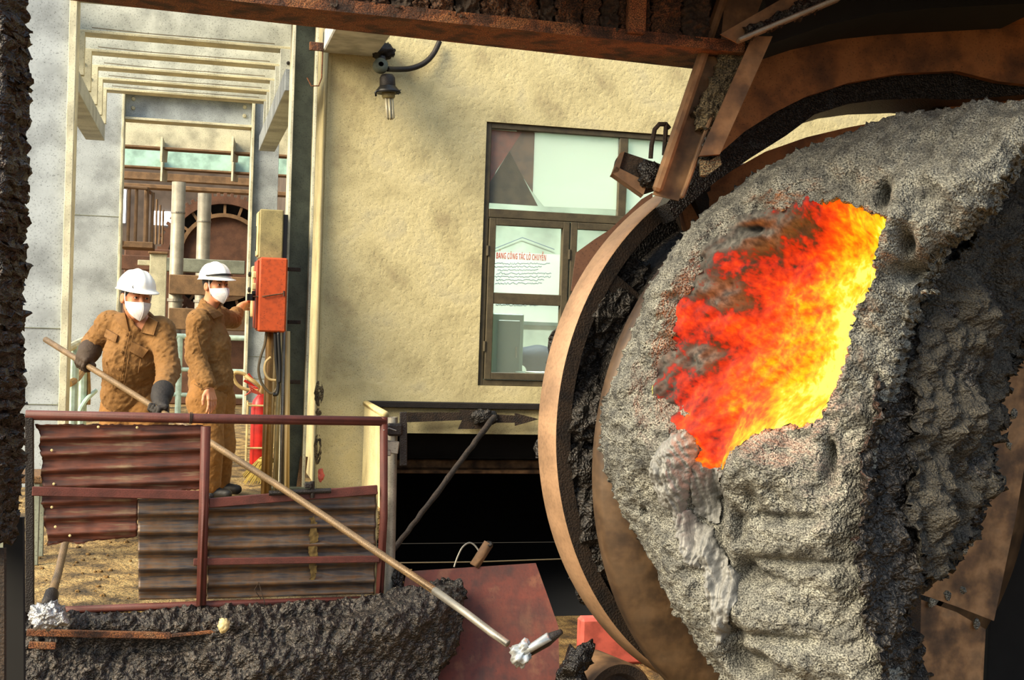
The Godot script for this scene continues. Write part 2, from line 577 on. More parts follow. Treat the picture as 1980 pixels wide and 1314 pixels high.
	M.paint_grey = mat(Color(0.55, 0.57, 0.50), 0.65, 0, mottle, 0.8, specks, 1.3, bfine, 0.06)
	M.paint_mint = mat(Color(0.70, 0.86, 0.80), 0.5, 0, mottle, 0.8)
	M.green_dark = mat(Color(0.38, 0.40, 0.33), 0.7, 0, mottle, 1.1, specks, 1.5, bfine, 0.1)
	M.pale_green = mat(Color(0.84, 0.89, 0.82), 0.8, 0, mottle, 0.3)
	M.floor = mat(Color(1.0, 0.96, 0.88), 0.95, 0, dirt, 0.5, grain, 1.6, bfine, 1.0)
	M.ground = mat(Color(0.92, 0.84, 0.72), 0.95, 0, dirt, 0.4, grain, 1.2, bfine, 1.0)
	M.hall = mat(Color(0.36, 0.31, 0.27), 0.9, 0, mottle, 0.3)
	M.sheet_lit = mat(Color(0.86, 0.90, 0.86), 0.8)
	M.sheet_lit.backlight_enabled = true
	M.sheet_lit.backlight = Color(0.90, 0.94, 0.90)
	M.shade_black = mat(Color(0.055, 0.05, 0.048), 1.0, 0, mottle, 1.0)  # near-black, standing in for unlit depth in the pit and hall
	M.rust = mat(Color(1.2, 1.12, 1.06), 0.85, 0.05, rusty, 0.9, grain, 1.9, bfine, 0.25)
	M.rust_dark = mat(Color(0.50, 0.48, 0.46), 0.85, 0.05, tant, 1.2, grain, 2.2, bfine, 0.4)
	M.rust_hood = mat(Color(1.15, 0.94, 0.72), 0.8, 0.05, tant, 0.5, specks, 1.5, bfine, 0.15)
	M.rust_tan = mat(Color(1.1, 1.06, 1.0), 0.75, 0.05, tant, 0.7, mottle, 2.0, bfine, 0.1)
	M.rust_scale = mat(Color(0.80, 0.70, 0.64), 0.95, 0, tant, 1.6, salt, 1.3, bmid, 3.0)
	M.ring_lit = mat(Color(0.72, 0.57, 0.43), 0.6, 0.15, mottle, 0.9, weave, 2.5, bfine, 0.05)
	M.red_pipe = mat(Color(0.37, 0.175, 0.14), 0.6, 0.1, mottle, 2.2, specks, 3.0, bfine, 0.05)
	M.sheet_red = mat(Color(0.98, 0.92, 0.86), 0.6, 0.1, sheet, 1.0, mottle, 2.0, bfine, 0.05)
	M.sheet_dark = mat(Color(0.95, 0.70, 0.60), 0.6, 0.1, sheet, 0.8, specks, 1.6, bfine, 0.05)
	M.sheet_grey = mat(Color(0.90, 0.82, 0.74), 0.5, 0.35, sheet2, 1.1, mottle, 2.1, bfine, 0.04)
	for c in [M.sheet_red, M.sheet_grey]:
		c.uv1_scale = Vector3(0.55, 6.5, 0.55)
	M.sheet_pale = mat(Color(0.52, 0.44, 0.36), 0.55, 0.2, mottle, 1.6, specks, 1.1)
	M.slag = mat(Color(0.90, 0.92, 0.95), 0.85, 0.05, slagt, 0.9, salt, 1.25, bfine, 1.3)
	M.slag_smooth = mat(Color(0.56, 0.56, 0.545), 0.6, 0.1, mottle, 2.5, weave, 1.0, bmid, 0.6)
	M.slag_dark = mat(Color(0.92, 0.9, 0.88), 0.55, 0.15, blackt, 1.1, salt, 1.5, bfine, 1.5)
	M.slag_black = mat(Color(0.62, 0.60, 0.6), 0.38, 0.2, blackt, 1.5, grain, 2.0, bfine, 1.2)
	M.slag_grey = mat(Color(0.47, 0.455, 0.44), 0.75, 0.1, slagt, 1.1, salt, 1.5, bfine, 1.5)
	M.slit = mat(Color(0.36, 0.29, 0.13), 0.95, 0, mottle, 5.0)
	M.slag_brown = mat(Color(0.85, 0.78, 0.66), 0.9, 0.05, slagt, 1.0, salt, 1.4, bfine, 1.2)
	M.clinker = mat(Color(1.05, 1.0, 0.96), 0.55, 0.1, blackt, 1.3, salt, 2.2, bfine, 1.2)
	M.silver = mat(Color(0.66, 0.66, 0.66), 0.4, 0.7, mottle, 4.0, null, 1.0, bmid, 1.2)
	M.steel = mat(Color(0.62, 0.60, 0.55), 0.45, 0.5, mottle, 1.5, specks, 2.0)
	M.steel_dark = mat(Color(0.20, 0.17, 0.15), 0.6, 0.3, mottle, 2.0, grain, 3.0, bfine, 0.2)
	M.rod = mat(Color(0.66, 0.54, 0.38), 0.5, 0.25, mottle, 2.5, grain, 3.0)
	M.aluminium = mat(Color(0.74, 0.76, 0.76), 0.4, 0.6, mottle, 3.0)
	M.frame = mat(Color(0.33, 0.29, 0.20), 0.7, 0, mottle, 1.6, specks, 2.4, bfine, 0.08)
	M.khaki = mat(Color(0.49, 0.345, 0.165), 0.9, 0, weave, 2.2, null, 1.0, bmid, 0.3)
	M.khaki_trim = mat(Color(0.46, 0.32, 0.15), 0.9, 0, weave, 2.2)
	M.trouser = mat(Color(0.53, 0.365, 0.165), 0.9, 0, weave, 2.0, null, 1.0, bmid, 0.3)
	for c in [M.khaki, M.trouser]:
		c.rim_enabled = true; c.rim = 0.3; c.rim_tint = 0.7
	M.skin = mat(Color(0.72, 0.48, 0.34), 0.55)
	M.lip = mat(Color(0.58, 0.32, 0.26), 0.5)
	M.hair = mat(Color(0.05, 0.04, 0.035), 0.6)
	M.eye = mat(Color(0.86, 0.84, 0.80), 0.3)
	M.iris = mat(Color(0.06, 0.035, 0.025), 0.2)
	M.helmet = mat(Color(0.90, 0.895, 0.86), 0.3)
	M.mask = mat(Color(0.88, 0.87, 0.87), 0.9, 0, weave, 3.0)
	M.glove = mat(Color(0.125, 0.10, 0.075), 0.75, 0, weave, 4.0, null, 1.0, bmid, 0.3)
	M.glove_brown = mat(Color(0.235, 0.175, 0.115), 0.8, 0, weave, 4.0, null, 1.0, bmid, 0.3)
	M.black = mat(Color(0.04, 0.038, 0.036), 0.5)
	M.boot = mat(Color(0.07, 0.06, 0.05), 0.6)
	M.orange = mat(Color(0.72, 0.28, 0.065), 0.5, 0, weave, 1.2, specks, 1.0)
	M.orange_dark = mat(Color(0.60, 0.22, 0.06), 0.6, 0, mottle, 1.5)
	M.box_grey = mat(Color(0.60, 0.55, 0.36), 0.6, 0, mottle, 1.4, specks, 1.6)
	M.box_cream = mat(Color(0.86, 0.78, 0.55), 0.6, 0, mottle, 1.4)
	M.red = mat(Color(0.84, 0.16, 0.13), 0.35, 0, mottle, 1.5)
	M.red_pale = mat(Color(0.88, 0.42, 0.36), 0.7, 0, mottle, 1.5)
	M.straw = mat(Color(0.72, 0.62, 0.30), 0.9, 0, mottle, 3.0)
	M.wood = mat(Color(0.60, 0.44, 0.26), 0.8, 0, mottle, 2.0, grain, 2.0)
	M.cardboard = mat(Color(0.42, 0.29, 0.17), 0.9, 0, mottle, 2.0)
	M.cardboard_red = mat(Color(0.55, 0.24, 0.14), 0.85, 0, mottle, 2.0)
	M.copper_pipe = mat(Color(0.62, 0.47, 0.25), 0.55, 0.2, mottle, 2.0, specks, 2.0)
	M.grey_pipe = mat(Color(0.66, 0.63, 0.55), 0.5, 0.2, mottle, 1.2, specks, 1.5)
	M.cable = mat(Color(0.36, 0.31, 0.22), 0.6)
	M.hose = mat(Color(0.72, 0.62, 0.42), 0.6)
	M.machine_red = mat(Color(0.42, 0.28, 0.20), 0.8, 0, mottle, 0.9, specks, 1.0)
	M.machine_tan = mat(Color(0.52, 0.40, 0.27), 0.75, 0, mottle, 1.0, specks, 1.2)
	M.mint_rail = mat(Color(0.74, 0.84, 0.79), 0.5, 0, mottle, 2.0)
	M.glass = mat(Color(0.90, 0.95, 0.90, 0.08), 0.05)
	M.glass.transparency = BaseMaterial3D.TRANSPARENCY_ALPHA
	M.glass.albedo_texture = null
	M.bulb = mat(Color(0.60, 0.57, 0.47), 0.25)
	M.paper = mat(Color(0.88, 0.90, 0.86), 0.8)
	M.ink_red = mat(Color(0.75, 0.25, 0.18), 0.8)
	M.ink = mat(Color(0.42, 0.48, 0.56), 0.8)
	M.blue = mat(Color(0.06, 0.15, 0.24), 0.7)
	M.cabinet = mat(Color(0.46, 0.55, 0.50), 0.5)
	M.cabinet_dark = mat(Color(0.33, 0.40, 0.36), 0.5)
	M.daylight = StandardMaterial3D.new()
	M.daylight.albedo_color = Color(0.9, 0.93, 0.96)
	M.daylight.emission_enabled = true
	M.daylight.emission = Color(0.93, 0.97, 1.0)
	M.daylight.emission_energy_multiplier = 3.0
	M.white_trim = mat(Color(0.82, 0.82, 0.80), 0.7, 0, mottle, 1.0)

# ---------- the hall: floor, pit, roof, outer walls ----------
const GZ := -6.0     # the gate stands here
const WZ := -10.0    # the office wall
const PIT := -1.0
var wx0: float       # office wall's left corner
var pitx: float      # where the working floor ends and the furnace pit begins
func shell() -> void:
	wx0 = onz(620, 600, WZ).x
	pitx = 1.36
	var st := ST()
	# working floor: a slab ending at the gate and at the pit
	var pe := 0.985
	bx(st, Vector3(-4.6, -0.22, -19.0), Vector3(pitx, 0, -8.9), 0.01)
	bx(st, Vector3(-4.6, -0.22, -8.9), Vector3(pe, 0, GZ - 0.05), 0.01)
	bx(st, Vector3(-4.6, -1.0, GZ - 0.45), Vector3(pe - 0.02, -0.2, GZ - 0.12), 0.01)
	struct("floor", st, M.floor)
	st = ST()
	bx(st, Vector3(-14, PIT - 0.3, -10.5), Vector3(9, PIT, 12), 0.01)
	struct("floor_pit", st, M.ground)
	st = ST()
	bx(st, Vector3(-14, -0.3, -48), Vector3(12, -0.02, -19.0), 0.01)
	bx(st, Vector3(-14, -0.3, -19.0), Vector3(-4.6, -0.02, -10.5), 0.01)
	struct("floor_far", st, M.ground)
	st = ST()
	bx(st, Vector3(0.95, 5.3, -18.6), Vector3(9, 5.5, -9.75), 0.01)
	struct("ceiling", st, M.paint_grey)
	st = ST()
	bx(st, Vector3(7.6, PIT, -12), Vector3(7.9, 5.3, -1.5), 0.01)
	struct("wall_right", st, M.shade_black)
	# chamber under the office; near-black colour stands for its lack of light
	st = ST()
	bx(st, Vector3(pitx - 0.25, PIT, -13.2), Vector3(7.6, 0.3, -13.0), 0.01)
	bx(st, Vector3(pitx - 0.25, PIT, -13.0), Vector3(pitx - 0.05, -0.23, WZ + 0.1), 0.01)
	bx(st, Vector3(pitx - 0.05, 0.2, -13.0), Vector3(7.6, 0.26, WZ - 0.31), 0.01)
	bx(st, Vector3(pitx - 0.05, 0.2, WZ - 0.36), Vector3(7.6, 0.46, WZ - 0.31), 0.01)
	bx(st, Vector3(pitx - 0.05, -0.23, -13.0), Vector3(pitx + 0.05, 0.2, WZ - 0.31), 0.01)
	bx(st, Vector3(pitx - 0.05, PIT - 0.3, -13.0), Vector3(7.6, PIT + 0.002, -9.75), 0.01)
	bx(st, Vector3(pitx - 0.25, PIT, WZ + 0.1), Vector3(pitx - 0.05, -0.23, -8.9), 0.01)
	bx(st, Vector3(0.75, PIT, -8.9), Vector3(pitx - 0.05, -0.23, -8.7), 0.01)
	bx(st, Vector3(0.75, PIT, -8.7), Vector3(0.95, -0.23, GZ - 0.46), 0.01)
	bx(st, Vector3(4.78, PIT, -6.85), Vector3(7.6, 1.1, -6.75), 0.01)  # black plate added where the cavity beside the furnace gets no light
	struct("wall_pit", st, M.shade_black)

# ---------- the office: plastered wall with a window, and the room behind it ----------
func office() -> void:
	var t := 0.30
	var w0 := onz(945, 235, WZ)
	var wl := (w0.x + onz(920, 745, WZ).x) * 0.5
	var wt := w0.y
	var wb := onz(925, 745, WZ).y
	var wr := wl + 2.05
	var top := 5.3
	var rx := 7.6
	var under := 0.44
	var st := ST()
	# wall around the opening, one solid with the opening cut out, its lower edge stepping up over the pit
	var poly := PackedVector2Array([Vector2(wx0, -0.02), Vector2(pitx + 0.02, -0.02), Vector2(pitx + 0.02, under), Vector2(rx, under), Vector2(rx, wb), Vector2(wl, wb), Vector2(wl, wt), Vector2(wr, wt), Vector2(wr, wb), Vector2(rx, wb + 0.0001), Vector2(rx, top), Vector2(wx0, top)])
	prism(st, poly, zplane(WZ), t)
	# uneven plaster on the corner
	var c := []
	for i in 30:
		c.append(Vector3(wx0 + 0.016 + nz.get_noise_1d(i * 0.9) * 0.01, i * 0.17, WZ - 0.018))
	tube(st, c, 0.022, 8)
	struct("wall_office", st, M.plaster)
	st = ST()
	bx(st, Vector3(wx0, 0, -14.0), Vector3(wx0 + 0.2, top, WZ - t), 0.02)
	struct("wall_side", st, M.plaster)
	# chipped brickwork showing at the corner
	var chip := thing("wall_chip", "exposed brick patches chipped out of the plaster corner", "brickwork", Vector3(wx0, 0.3, WZ))
	for p in [[617, 760, 0.035, 0.10], [614, 868, 0.03, 0.12], [620, 918, 0.028, 0.05], [616, 800, 0.02, 0.05]]:
		var s2 := ST(true)
		lump(s2, Transform3D(Basis(), onz(p[0], p[1], WZ)), Vector3(p[2], p[3], 0.004), 0.012, 24.0, 14)
		put("brick_patch", s2, M.slag_brown if p[1] != 918 else M.red_pale, chip)
	# room inside
	st = ST()
	bx(st, Vector3(wx0 + 0.2, 0.0, -13.9), Vector3(rx, 3.5, -13.7), 0.01)
	bx(st, Vector3(rx - 0.2, 0.0, -13.7), Vector3(rx, 3.5, WZ - t), 0.01)
	struct("wall_back", st, M.pale_green)
	st = ST()
	bx(st, Vector3(pitx, 0.27, -13.7), Vector3(rx - 0.2, 0.30, WZ - t - 0.05), 0.01)
	struct("floor_office", st, M.paint_grey)
	st = ST()
	bx(st, Vector3(wx0 + 0.2, 3.35, -13.7), Vector3(rx - 0.2, 3.5, WZ - t), 0.01)
	struct("ceiling_office", st, M.pale_green)
	# ceiling lamp added to brighten the office, out of sight above the window head
	var lamp := thing("added_ceiling_lamp", "flat white ceiling lamp added to light the office", "lamp", Vector3(3.2, 3.33, -11.8))
	var e := StandardMaterial3D.new()
	e.albedo_color = Color(0.9, 0.95, 0.92)
	e.emission_enabled = true
	e.emission = Color(0.9, 1.0, 0.95)
	e.emission_energy_multiplier = 1.5
	st = ST()
	bx(st, Vector3(2.6, 3.31, -12.0), Vector3(3.8, 3.35, -11.6), 0.006)
	put("lamp_panel", st, e, lamp)
	var al := AreaLight3D.new()
	al.name = "lamp_glow"
	al.area_size = Vector2(1.2, 0.4)
	al.light_color = Color(0.94, 1.0, 0.95)
	al.light_energy = 9.5
	al.area_range = 20.0
	al.shadow_enabled = true
	lamp.add_child(al)
	al.position = Vector3(0, -0.03, 0)
	al.rotation.x = -PI / 2
	# window: outer frame, rails, casements, panes
	var win := Node3D.new()
	win.name = "window_1"
	add_child(win)
	win.position = Vector3(wl, wb, WZ)
	win.set_meta("kind", "structure")
	var rail := onz(940, 412, WZ).y
	var z0 := WZ - 0.09
	var z1 := WZ - 0.02
	st = ST()
	var fw := 0.048
	bx(st, Vector3(wl, wb, z0), Vector3(wl + fw, wt, z1))
	bx(st, Vector3(wr - fw, wb, z0), Vector3(wr, wt, z1))
	bx(st, Vector3(wl + fw, wt - fw, z0), Vector3(wr - fw, wt, z1))
	bx(st, Vector3(wl + fw, wb, z0), Vector3(wr - fw, wb + fw, z1))
	bx(st, Vector3(wl + fw, rail - 0.03, z0), Vector3(wr - fw, rail + 0.04, z1 + 0.01))
	struct("window_frame", st, M.frame, win)
	# upper mullion and lower meeting stile
	var mu := onz(1207, 330, WZ).x
	st = ST()
	bx(st, Vector3(mu - 0.035, rail + 0.04, z0 + 0.01), Vector3(mu + 0.035, wt - fw, z1 - 0.005))
	struct("mullion", st, M.frame, win)
	var ml := onz(1102, 480, WZ).x
	# casements below
	for k in 2:
		var a := wl + fw + 0.005 if k == 0 else ml + 0.006
		var b := ml - 0.006 if k == 0 else ml + 0.006 + (ml - wl - fw - 0.012)
		st = ST()
		var zf := z1 + 0.018
		var sw := 0.056
		bx(st, Vector3(a, wb + fw + 0.004, z0 + 0.02), Vector3(a + sw, rail - 0.034, zf))
		bx(st, Vector3(b - sw, wb + fw + 0.004, z0 + 0.02), Vector3(b, rail - 0.034, zf))
		bx(st, Vector3(a + sw, rail - 0.034 - sw, z0 + 0.02), Vector3(b - sw, rail - 0.034, zf))
		bx(st, Vector3(a + sw, wb + fw + 0.004, z0 + 0.02), Vector3(b - sw, wb + fw + 0.004 + sw, zf))
		var mid := onz(1010, 578, WZ).y
		bx(st, Vector3(a + sw, mid - 0.045, z0 + 0.02), Vector3(b - sw, mid + 0.045, zf - 0.004))
		struct("casement", st, M.frame, win)
		for q in [[mid + 0.045, rail - 0.034 - sw], [wb + fw + 0.004 + sw, mid - 0.045]]:
			st = ST()
			bx(st, Vector3(a + sw - 0.01, q[0] - 0.01, z0 + 0.035), Vector3(b - sw + 0.01, q[1] + 0.01, z0 + 0.039), 0.001)
			struct("pane", st, M.glass, win)
		st = ST()
		for y in [wb + 0.32, rail - 0.3]:
			tube(st, [Vector3(a - 0.008, y - 0.04, zf), Vector3(a - 0.008, y + 0.04, zf)], 0.012, 8)
		struct("hinge", st, M.frame, win)
	st = ST()
	bx(st, Vector3(wl + fw, rail + 0.05, z0 + 0.03), Vector3(mu - 0.035, wt - fw, z0 + 0.034), 0.001)
	struct("pane", st, M.glass, win)
	st = ST()
	bx(st, Vector3(mu + 0.035, rail + 0.05, z0 + 0.03), Vector3(wr - fw, wt - fw, z0 + 0.034), 0.001)
	struct("pane", st, M.glass, win)
	# white blind sheets behind the upper lights, with a curled lower corner
	var Pb := zplane(z0 + 0.02)
	st = ST()
	plate(st, Pb, [[1032, 255], [1195, 262], [1195, 405], [1052, 399], [1040, 385], [1030, 370]], 0.004)
	one("window_sheet", st, M.sheet_lit, "pale translucent sheet behind the wide upper left window pane", "sheet")
	st = ST()
	plate(st, Pb, [[1216, 266], [1340, 275], [1340, 412], [1212, 405]], 0.004)
	one("window_sheet", st, M.sheet_lit, "pale sheet behind the narrow upper right window pane beside the chute", "sheet")
	st = ST()
	plate(st, zplane(z0 + 0.026), [[950, 250], [1010, 255], [960, 330], [946, 360]], 0.006)
	one("red_board", st, M.cardboard_red, "reddish board wedged in the upper left corner of the window", "board")
	st = ST()
	plate(st, zplane(z0 + 0.022), [[1002, 250], [1034, 256], [1030, 372], [985, 300], [978, 288]], 0.006)
	one("brown_board", st, M.cardboard, "dark brown board filling the gap beside the pale window sheet", "board")
	st = ST()
	plate(st, zplane(z0 + 0.03), [[985, 292], [1040, 398], [944, 392], [944, 358]], 0.006)
	one("cardboard_flap", st, M.frame, "triangular olive cardboard flap leaning in the upper left window pane", "cardboard")
	# inside the room
	var bp := zplane(-13.66)
	var board := thing("notice_board", "white notice board with red heading hung on the office back wall", "notice board", onz(1010, 600, -13.66))
	st = ST()
	plate(st, bp, [[935, 486], [1085, 492], [1085, 624], [935, 618]], 0.03)
	put("board_panel", st, M.paper, board)
	st = ST()
	plate(st, zplane(-13.65), [[935, 618], [1085, 624], [1085, 630], [935, 625]], 0.03)
	put("bottom_rail", st, M.cabinet_dark, board)  # dark strip put in for the shadow along the board's lower edge
	st = ST()
	var nail := onz(1010, 459, -13.64)
	tube(st, [onz(950, 483, -13.64), nail, onz(1072, 482, -13.64)], 0.005, 6)
	put("hanging_cord", st, M.ink, board)
	var tm := TextMesh.new()
	tm.text = "BANG CÔNG TÁC LÒ CHUYÊN"
	var sf := SystemFont.new()
	sf.font_names = PackedStringArray(["Droid Sans"])
	sf.font_weight = 700
	tm.font = sf
	tm.font_size = 64
	tm.pixel_size = 0.001
	tm.depth = 0.004
	var head := MeshInstance3D.new()
	head.mesh = tm
	head.material_override = M.ink_red
	head.name = "heading"
	board.add_child(head)
	var wanted := onz(960, 495, -13.65).distance_to(onz(1056, 497, -13.65))
	var sz := tm.get_aabb().size
	var sc: float = wanted / maxf(sz.x, 0.01)
	head.scale = Vector3(sc, 0.085 / maxf(sz.y, 0.01), 1)
	head.position = onz(1008, 496, -13.655) - board.position
	# the hooks over A and E
	for part in ["B", "BANG CÔNG TÁC LÒ CHUY"]:
		var t1 := TextMesh.new()
		t1.font = sf; t1.font_size = 64; t1.pixel_size = 0.001; t1.depth = 0.004
		t1.text = part
		var w1: float = t1.get_aabb().size.x
		t1.text = part + ("A" if part == "B" else "Ê")
		var w2: float = t1.get_aabb().size.x
		var hx: float = head.position.x + board.position.x + (-sz.x / 2 + (w1 + w2) / 2) * sc
		var hy: float = head.position.y + board.position.y + 0.050
		st = ST()
		tube(st, curve([Vector3(hx - 0.008, hy + 0.012, -13.65), Vector3(hx + 0.006, hy + 0.014, -13.65), Vector3(hx + 0.005, hy + 0.004, -13.65), Vector3(hx - 0.001, hy, -13.65)], 3), 0.003, 5)
		put("heading_hook", st, M.ink_red, board)
	for k in 11:
		st = ST()
		var pts := []
		var y := 509.0 + k * 6.4 + (16 if k > 6 else 0)
		var x := 953.0 + rng.randf() * 12
		var stop := 1040 + rng.randf() * 30
		while x < stop:
			pts.append(onz(x, y + rng.randf_range(-1.9, 1.9), -13.655))
			x += rng.randf_range(1.0, 2.4)
		tube(st, pts, 0.0028, 4, false)
		put("handwriting", st, M.ink, board)
	var cab := thing("metal_cabinet", "grey green metal cabinet standing inside the office behind the window", "cabinet", Vector3(0, 0, 0))
	var ca := onz(953, 605, -11.4)
	var cbx := onz(1010, 715, -11.4)
	cab.position = Vector3(ca.x, 0.30, -11.6)
	st = ST()
	bx(st, Vector3(ca.x, 0.30, -11.9), Vector3(cbx.x, ca.y, -11.4), 0.01)
	put("body", st, M.cabinet, cab)
	st = ST()
	bx(st, Vector3(ca.x + 0.05, 0.36, -11.4), Vector3(cbx.x - 0.04, ca.y - 0.06, -11.375), 0.008)
	put("door", st, M.cabinet_dark, cab)
	st = ST()
	tube(st, [Vector3(cbx.x - 0.075, 1.02, -11.36), Vector3(cbx.x - 0.075, 1.12, -11.36)], 0.008, 6)
	put("handle", st, M.steel, cab)
	var ch := thing("office_chair", "dark blue office chair behind the desk in the window", "chair", Vector3(onz(1040, 690, -11.9).x, 0.30, -11.9))
	st = ST(true)
	var cx := ch.position.x
	var prims := [["c", Vector3(cx - 0.13, 1.02, -11.9), Vector3(cx + 0.13, 1.02, -11.9), 0.09, 0.09, 0.05], ["c", Vector3(cx - 0.15, 0.75, -11.9), Vector3(cx + 0.15, 0.75, -11.9), 0.08, 0.08, 0.05], ["c", Vector3(cx, 1.02, -11.9), Vector3(cx, 0.75, -11.9), 0.1, 0.1, 0.08]]
	nets(st, prims, 0.025)
	put("backrest", st, M.blue, ch)
	st = ST()
	box(st, Transform3D(Basis(), Vector3(cx, 0.72, -11.7)), Vector3(0.46, 0.08, 0.44), 0.03)
	put("seat", st, M.blue, ch)
	st = ST()
	tube(st, [Vector3(cx, 0.33, -11.75), Vector3(cx, 0.7, -11.75)], 0.03, 8)
	tube(st, [Vector3(cx - 0.2, 0.32, -11.75), Vector3(cx + 0.2, 0.32, -11.75)], 0.02, 6)
	tube(st, [Vector3(cx, 0.32, -11.95), Vector3(cx, 0.32, -11.55)], 0.02, 6)
	tube(st, [Vector3(cx, 0.72, -11.8), Vector3(cx, 0.85, -11.88)], 0.02, 6)
	put("base", st, M.black, ch)
	var dk := thing("desk", "office desk just behind the window with papers on it", "desk", Vector3(3.2, 0.30, -11.0))
	st = ST()
	var dx := onz(1012, 705, -11.0).x
	bx(st, Vector3(dx, 0.86, -11.3), Vector3(dx + 1.1, 0.90, -10.6), 0.006)
	put("desktop", st, M.cabinet_dark, dk)
	for s in [[dx + 0.04, -11.26], [dx + 1.06, -11.26], [dx + 0.04, -10.64], [dx + 1.06, -10.64]]:
		st = ST()
		bx(st, Vector3(s[0] - 0.02, 0.30, s[1] - 0.02), Vector3(s[0] + 0.02, 0.86, s[1] + 0.02))
		put("leg", st, M.cabinet_dark, dk)
	st = ST()
	box(st, Transform3D(Basis(Vector3.UP, 0.15), Vector3(dx + 0.2, 0.907, -10.95)), Vector3(0.32, 0.012, 0.22), 0.002)
	one("paper_stack", st, M.paper, "white papers lying on the desk behind the window", "paper")

# ---------- corridor of pale steel frames ----------
func hcol(called: String, label: String, x0: float, x1: float, z: float, deep: float, h: float, m: Material, fm: Material) -> Node3D:
	var o := thing(called, label, "column", Vector3((x0 + x1) / 2, 0, z))
	var st := ST()
	bx(st, Vector3(x0, 0, z - deep), Vector3(x0 + 0.022, h, z), 0.003)
	put("flange", st, fm, o)
	st = ST()
	bx(st, Vector3(x1 - 0.022, 0, z - deep), Vector3(x1, h, z), 0.003)
	put("flange", st, fm, o)
	st = ST()
	bx(st, Vector3(x0 + 0.022, 0, z - deep * 0.5 - 0.008), Vector3(x1 - 0.022, h, z - deep * 0.5 + 0.008), 0.002)
	put("web", st, m, o)
	st = ST()
	bx(st, Vector3(x0 - 0.08, 0, z - deep - 0.06), Vector3(x1 + 0.08, 0.025, z + 0.06), 0.003)
	put("base_plate", st, m, o)
	return o
func corridor() -> void:
	var top := 5.3
	# near pair of columns
	var lx1 := onz(137, 500, WZ).x
	var o := thing("steel_column", "pale painted steel column at the left beside the dark crusted post", "column", Vector3(lx1 - 0.3, 0, WZ))
	var st := ST()
	bx(st, Vector3(lx1 - 0.62, 0, WZ - 0.04), Vector3(lx1 - 0.055, top, WZ - 0.02), 0.003)
	put("web", st, M.paint, o)
	st = ST()
	bx(st, Vector3(lx1 - 0.055, 0, WZ - 0.22), Vector3(lx1, top, WZ + 0.05), 0.004)
	put("flange", st, M.paint_cream, o)
	st = ST()
	bx(st, Vector3(lx1 - 0.68, 0, WZ - 0.22), Vector3(lx1 - 0.62, top, WZ + 0.05), 0.004)
	put("flange", st, M.paint_cream, o)
	for y in [1.19, 0.62]:
		st = ST()
		bx(st, Vector3(lx1 - 0.62, y, WZ - 0.02), Vector3(lx1 - 0.055, y + 0.006, WZ - 0.012), 0.002)
		put("seam", st, M.paint_grey, o)
	var rx0 := onz(553, 500, WZ + 0.1).x
	var rx1 := onz(603, 500, WZ + 0.1).x
	hcol("steel_column", "grey green steel column behind the orange switch box beside the office wall", rx0, rx1, WZ + 0.12, 0.26, top, M.green_dark, M.paint_cream)  # darker web colour carries the shade of its recess
	# nested portal frames going back
	var H := 3.66
	var i := 0
	for sy in [78.0, 113.0, 142.0, 165.0, 184.0]:
		var z := ony(350, sy, H).z
		var xl := onz([158, 172, 185, 195, 203][i], 300, z).x
		var xr := onz([536, 527, 518, 512, 507][i], 300, z).x
		var f := thing("portal_frame", ["first and largest", "second", "middle", "fourth", "fifth and smallest"][i] + " of the pale nested portal frames in the corridor roof", "portal frame", Vector3((xl + xr) / 2, H, z))
		st = ST()
		bx(st, Vector3(xl - 0.10, H + 0.02, z - 0.12), Vector3(xr + 0.10, H + 0.5, z - 0.06), 0.004)
		put("beam_web", st, M.paint_light, f)
		st = ST()
		bx(st, Vector3(xl - 0.10, H, z - 0.2), Vector3(xr + 0.10, H + 0.024, z), 0.003)
		put("beam_flange", st, M.paint_cream, f)  # cream underside, raised in tone for light bounced off the floor
		st = ST()
		tube(st, [Vector3(xl + 0.05, H + 0.05, z - 0.03), Vector3(xl + 0.5, H + 0.04, z - 0.03), Vector3(xr - 0.05, H + 0.045, z - 0.03)], 0.004, 6)
		put("cable_run", st, M.cable, f)
		var k := 0
		for s in [[xl - 0.14, xl], [xr, xr + 0.14]]:
			st = ST()
			bx(st, Vector3(s[0], 3.30, z - 0.06), Vector3(s[1], H, z + 0.005), 0.003)
			put("post", st, M.paint_cream if k == 0 else M.paint_light, f)
			k += 1
		for s in [xl - 0.07, xr + 0.07]:
			st = ST()
			lathe(st, Transform3D(Basis(Vector3.RIGHT, PI / 2), Vector3(s, H - 0.12, z + 0.005)), [[0, 0.012], [0.016, 0.01], [0.016, 0]], 8)
			put("bolt", st, M.steel_dark, f)
		i += 1
	# girder on the near columns
	st = ST()
	var gx0 := lx1 - 0.06
	sect(st, ibeam(0.30, 0.62, 0.02), Vector3(gx0, H + 0.31, WZ - 0.02), Vector3(rx1, H + 0.31, WZ - 0.02))
	one("cross_girder", st, M.paint, "deep pale girder across the top of the corridor entrance", "girder")
	# long edge beams on both sides
	for s in [[166, 203, 250, "left"], [500, 531, 305, "right"]]:
		var e0 := onz(s[0], s[2], -14.3)
		var e1 := onz(s[1], s[2], -14.3)
		st = ST()
		bx(st, Vector3(e0.x, 3.13, -14.3), Vector3(e1.x, 3.30, -10.25), 0.004)
		one("edge_beam", st, M.paint, "pale beam running back along the %s side of the corridor roof" % s[3], "beam")
	var e2 := onz(85, 40, -11.5)
	st = ST()
	bx(st, Vector3(e2.x - 0.25, e2.y, -11.8), Vector3(e2.x, e2.y + 0.3, -10.3), 0.004)
	one("edge_beam", st, M.paint, "short pale beam end at the upper left above the left column", "beam")
	# far pair of columns, with the girder between
	var zc := -16.3
	var a := onz(145, 500, zc).x
	var b := onz(233, 500, zc).x
	var c := thing("steel_column", "pale steel column standing behind the worker with the rod", "column", Vector3(b - 0.2, 0, zc))
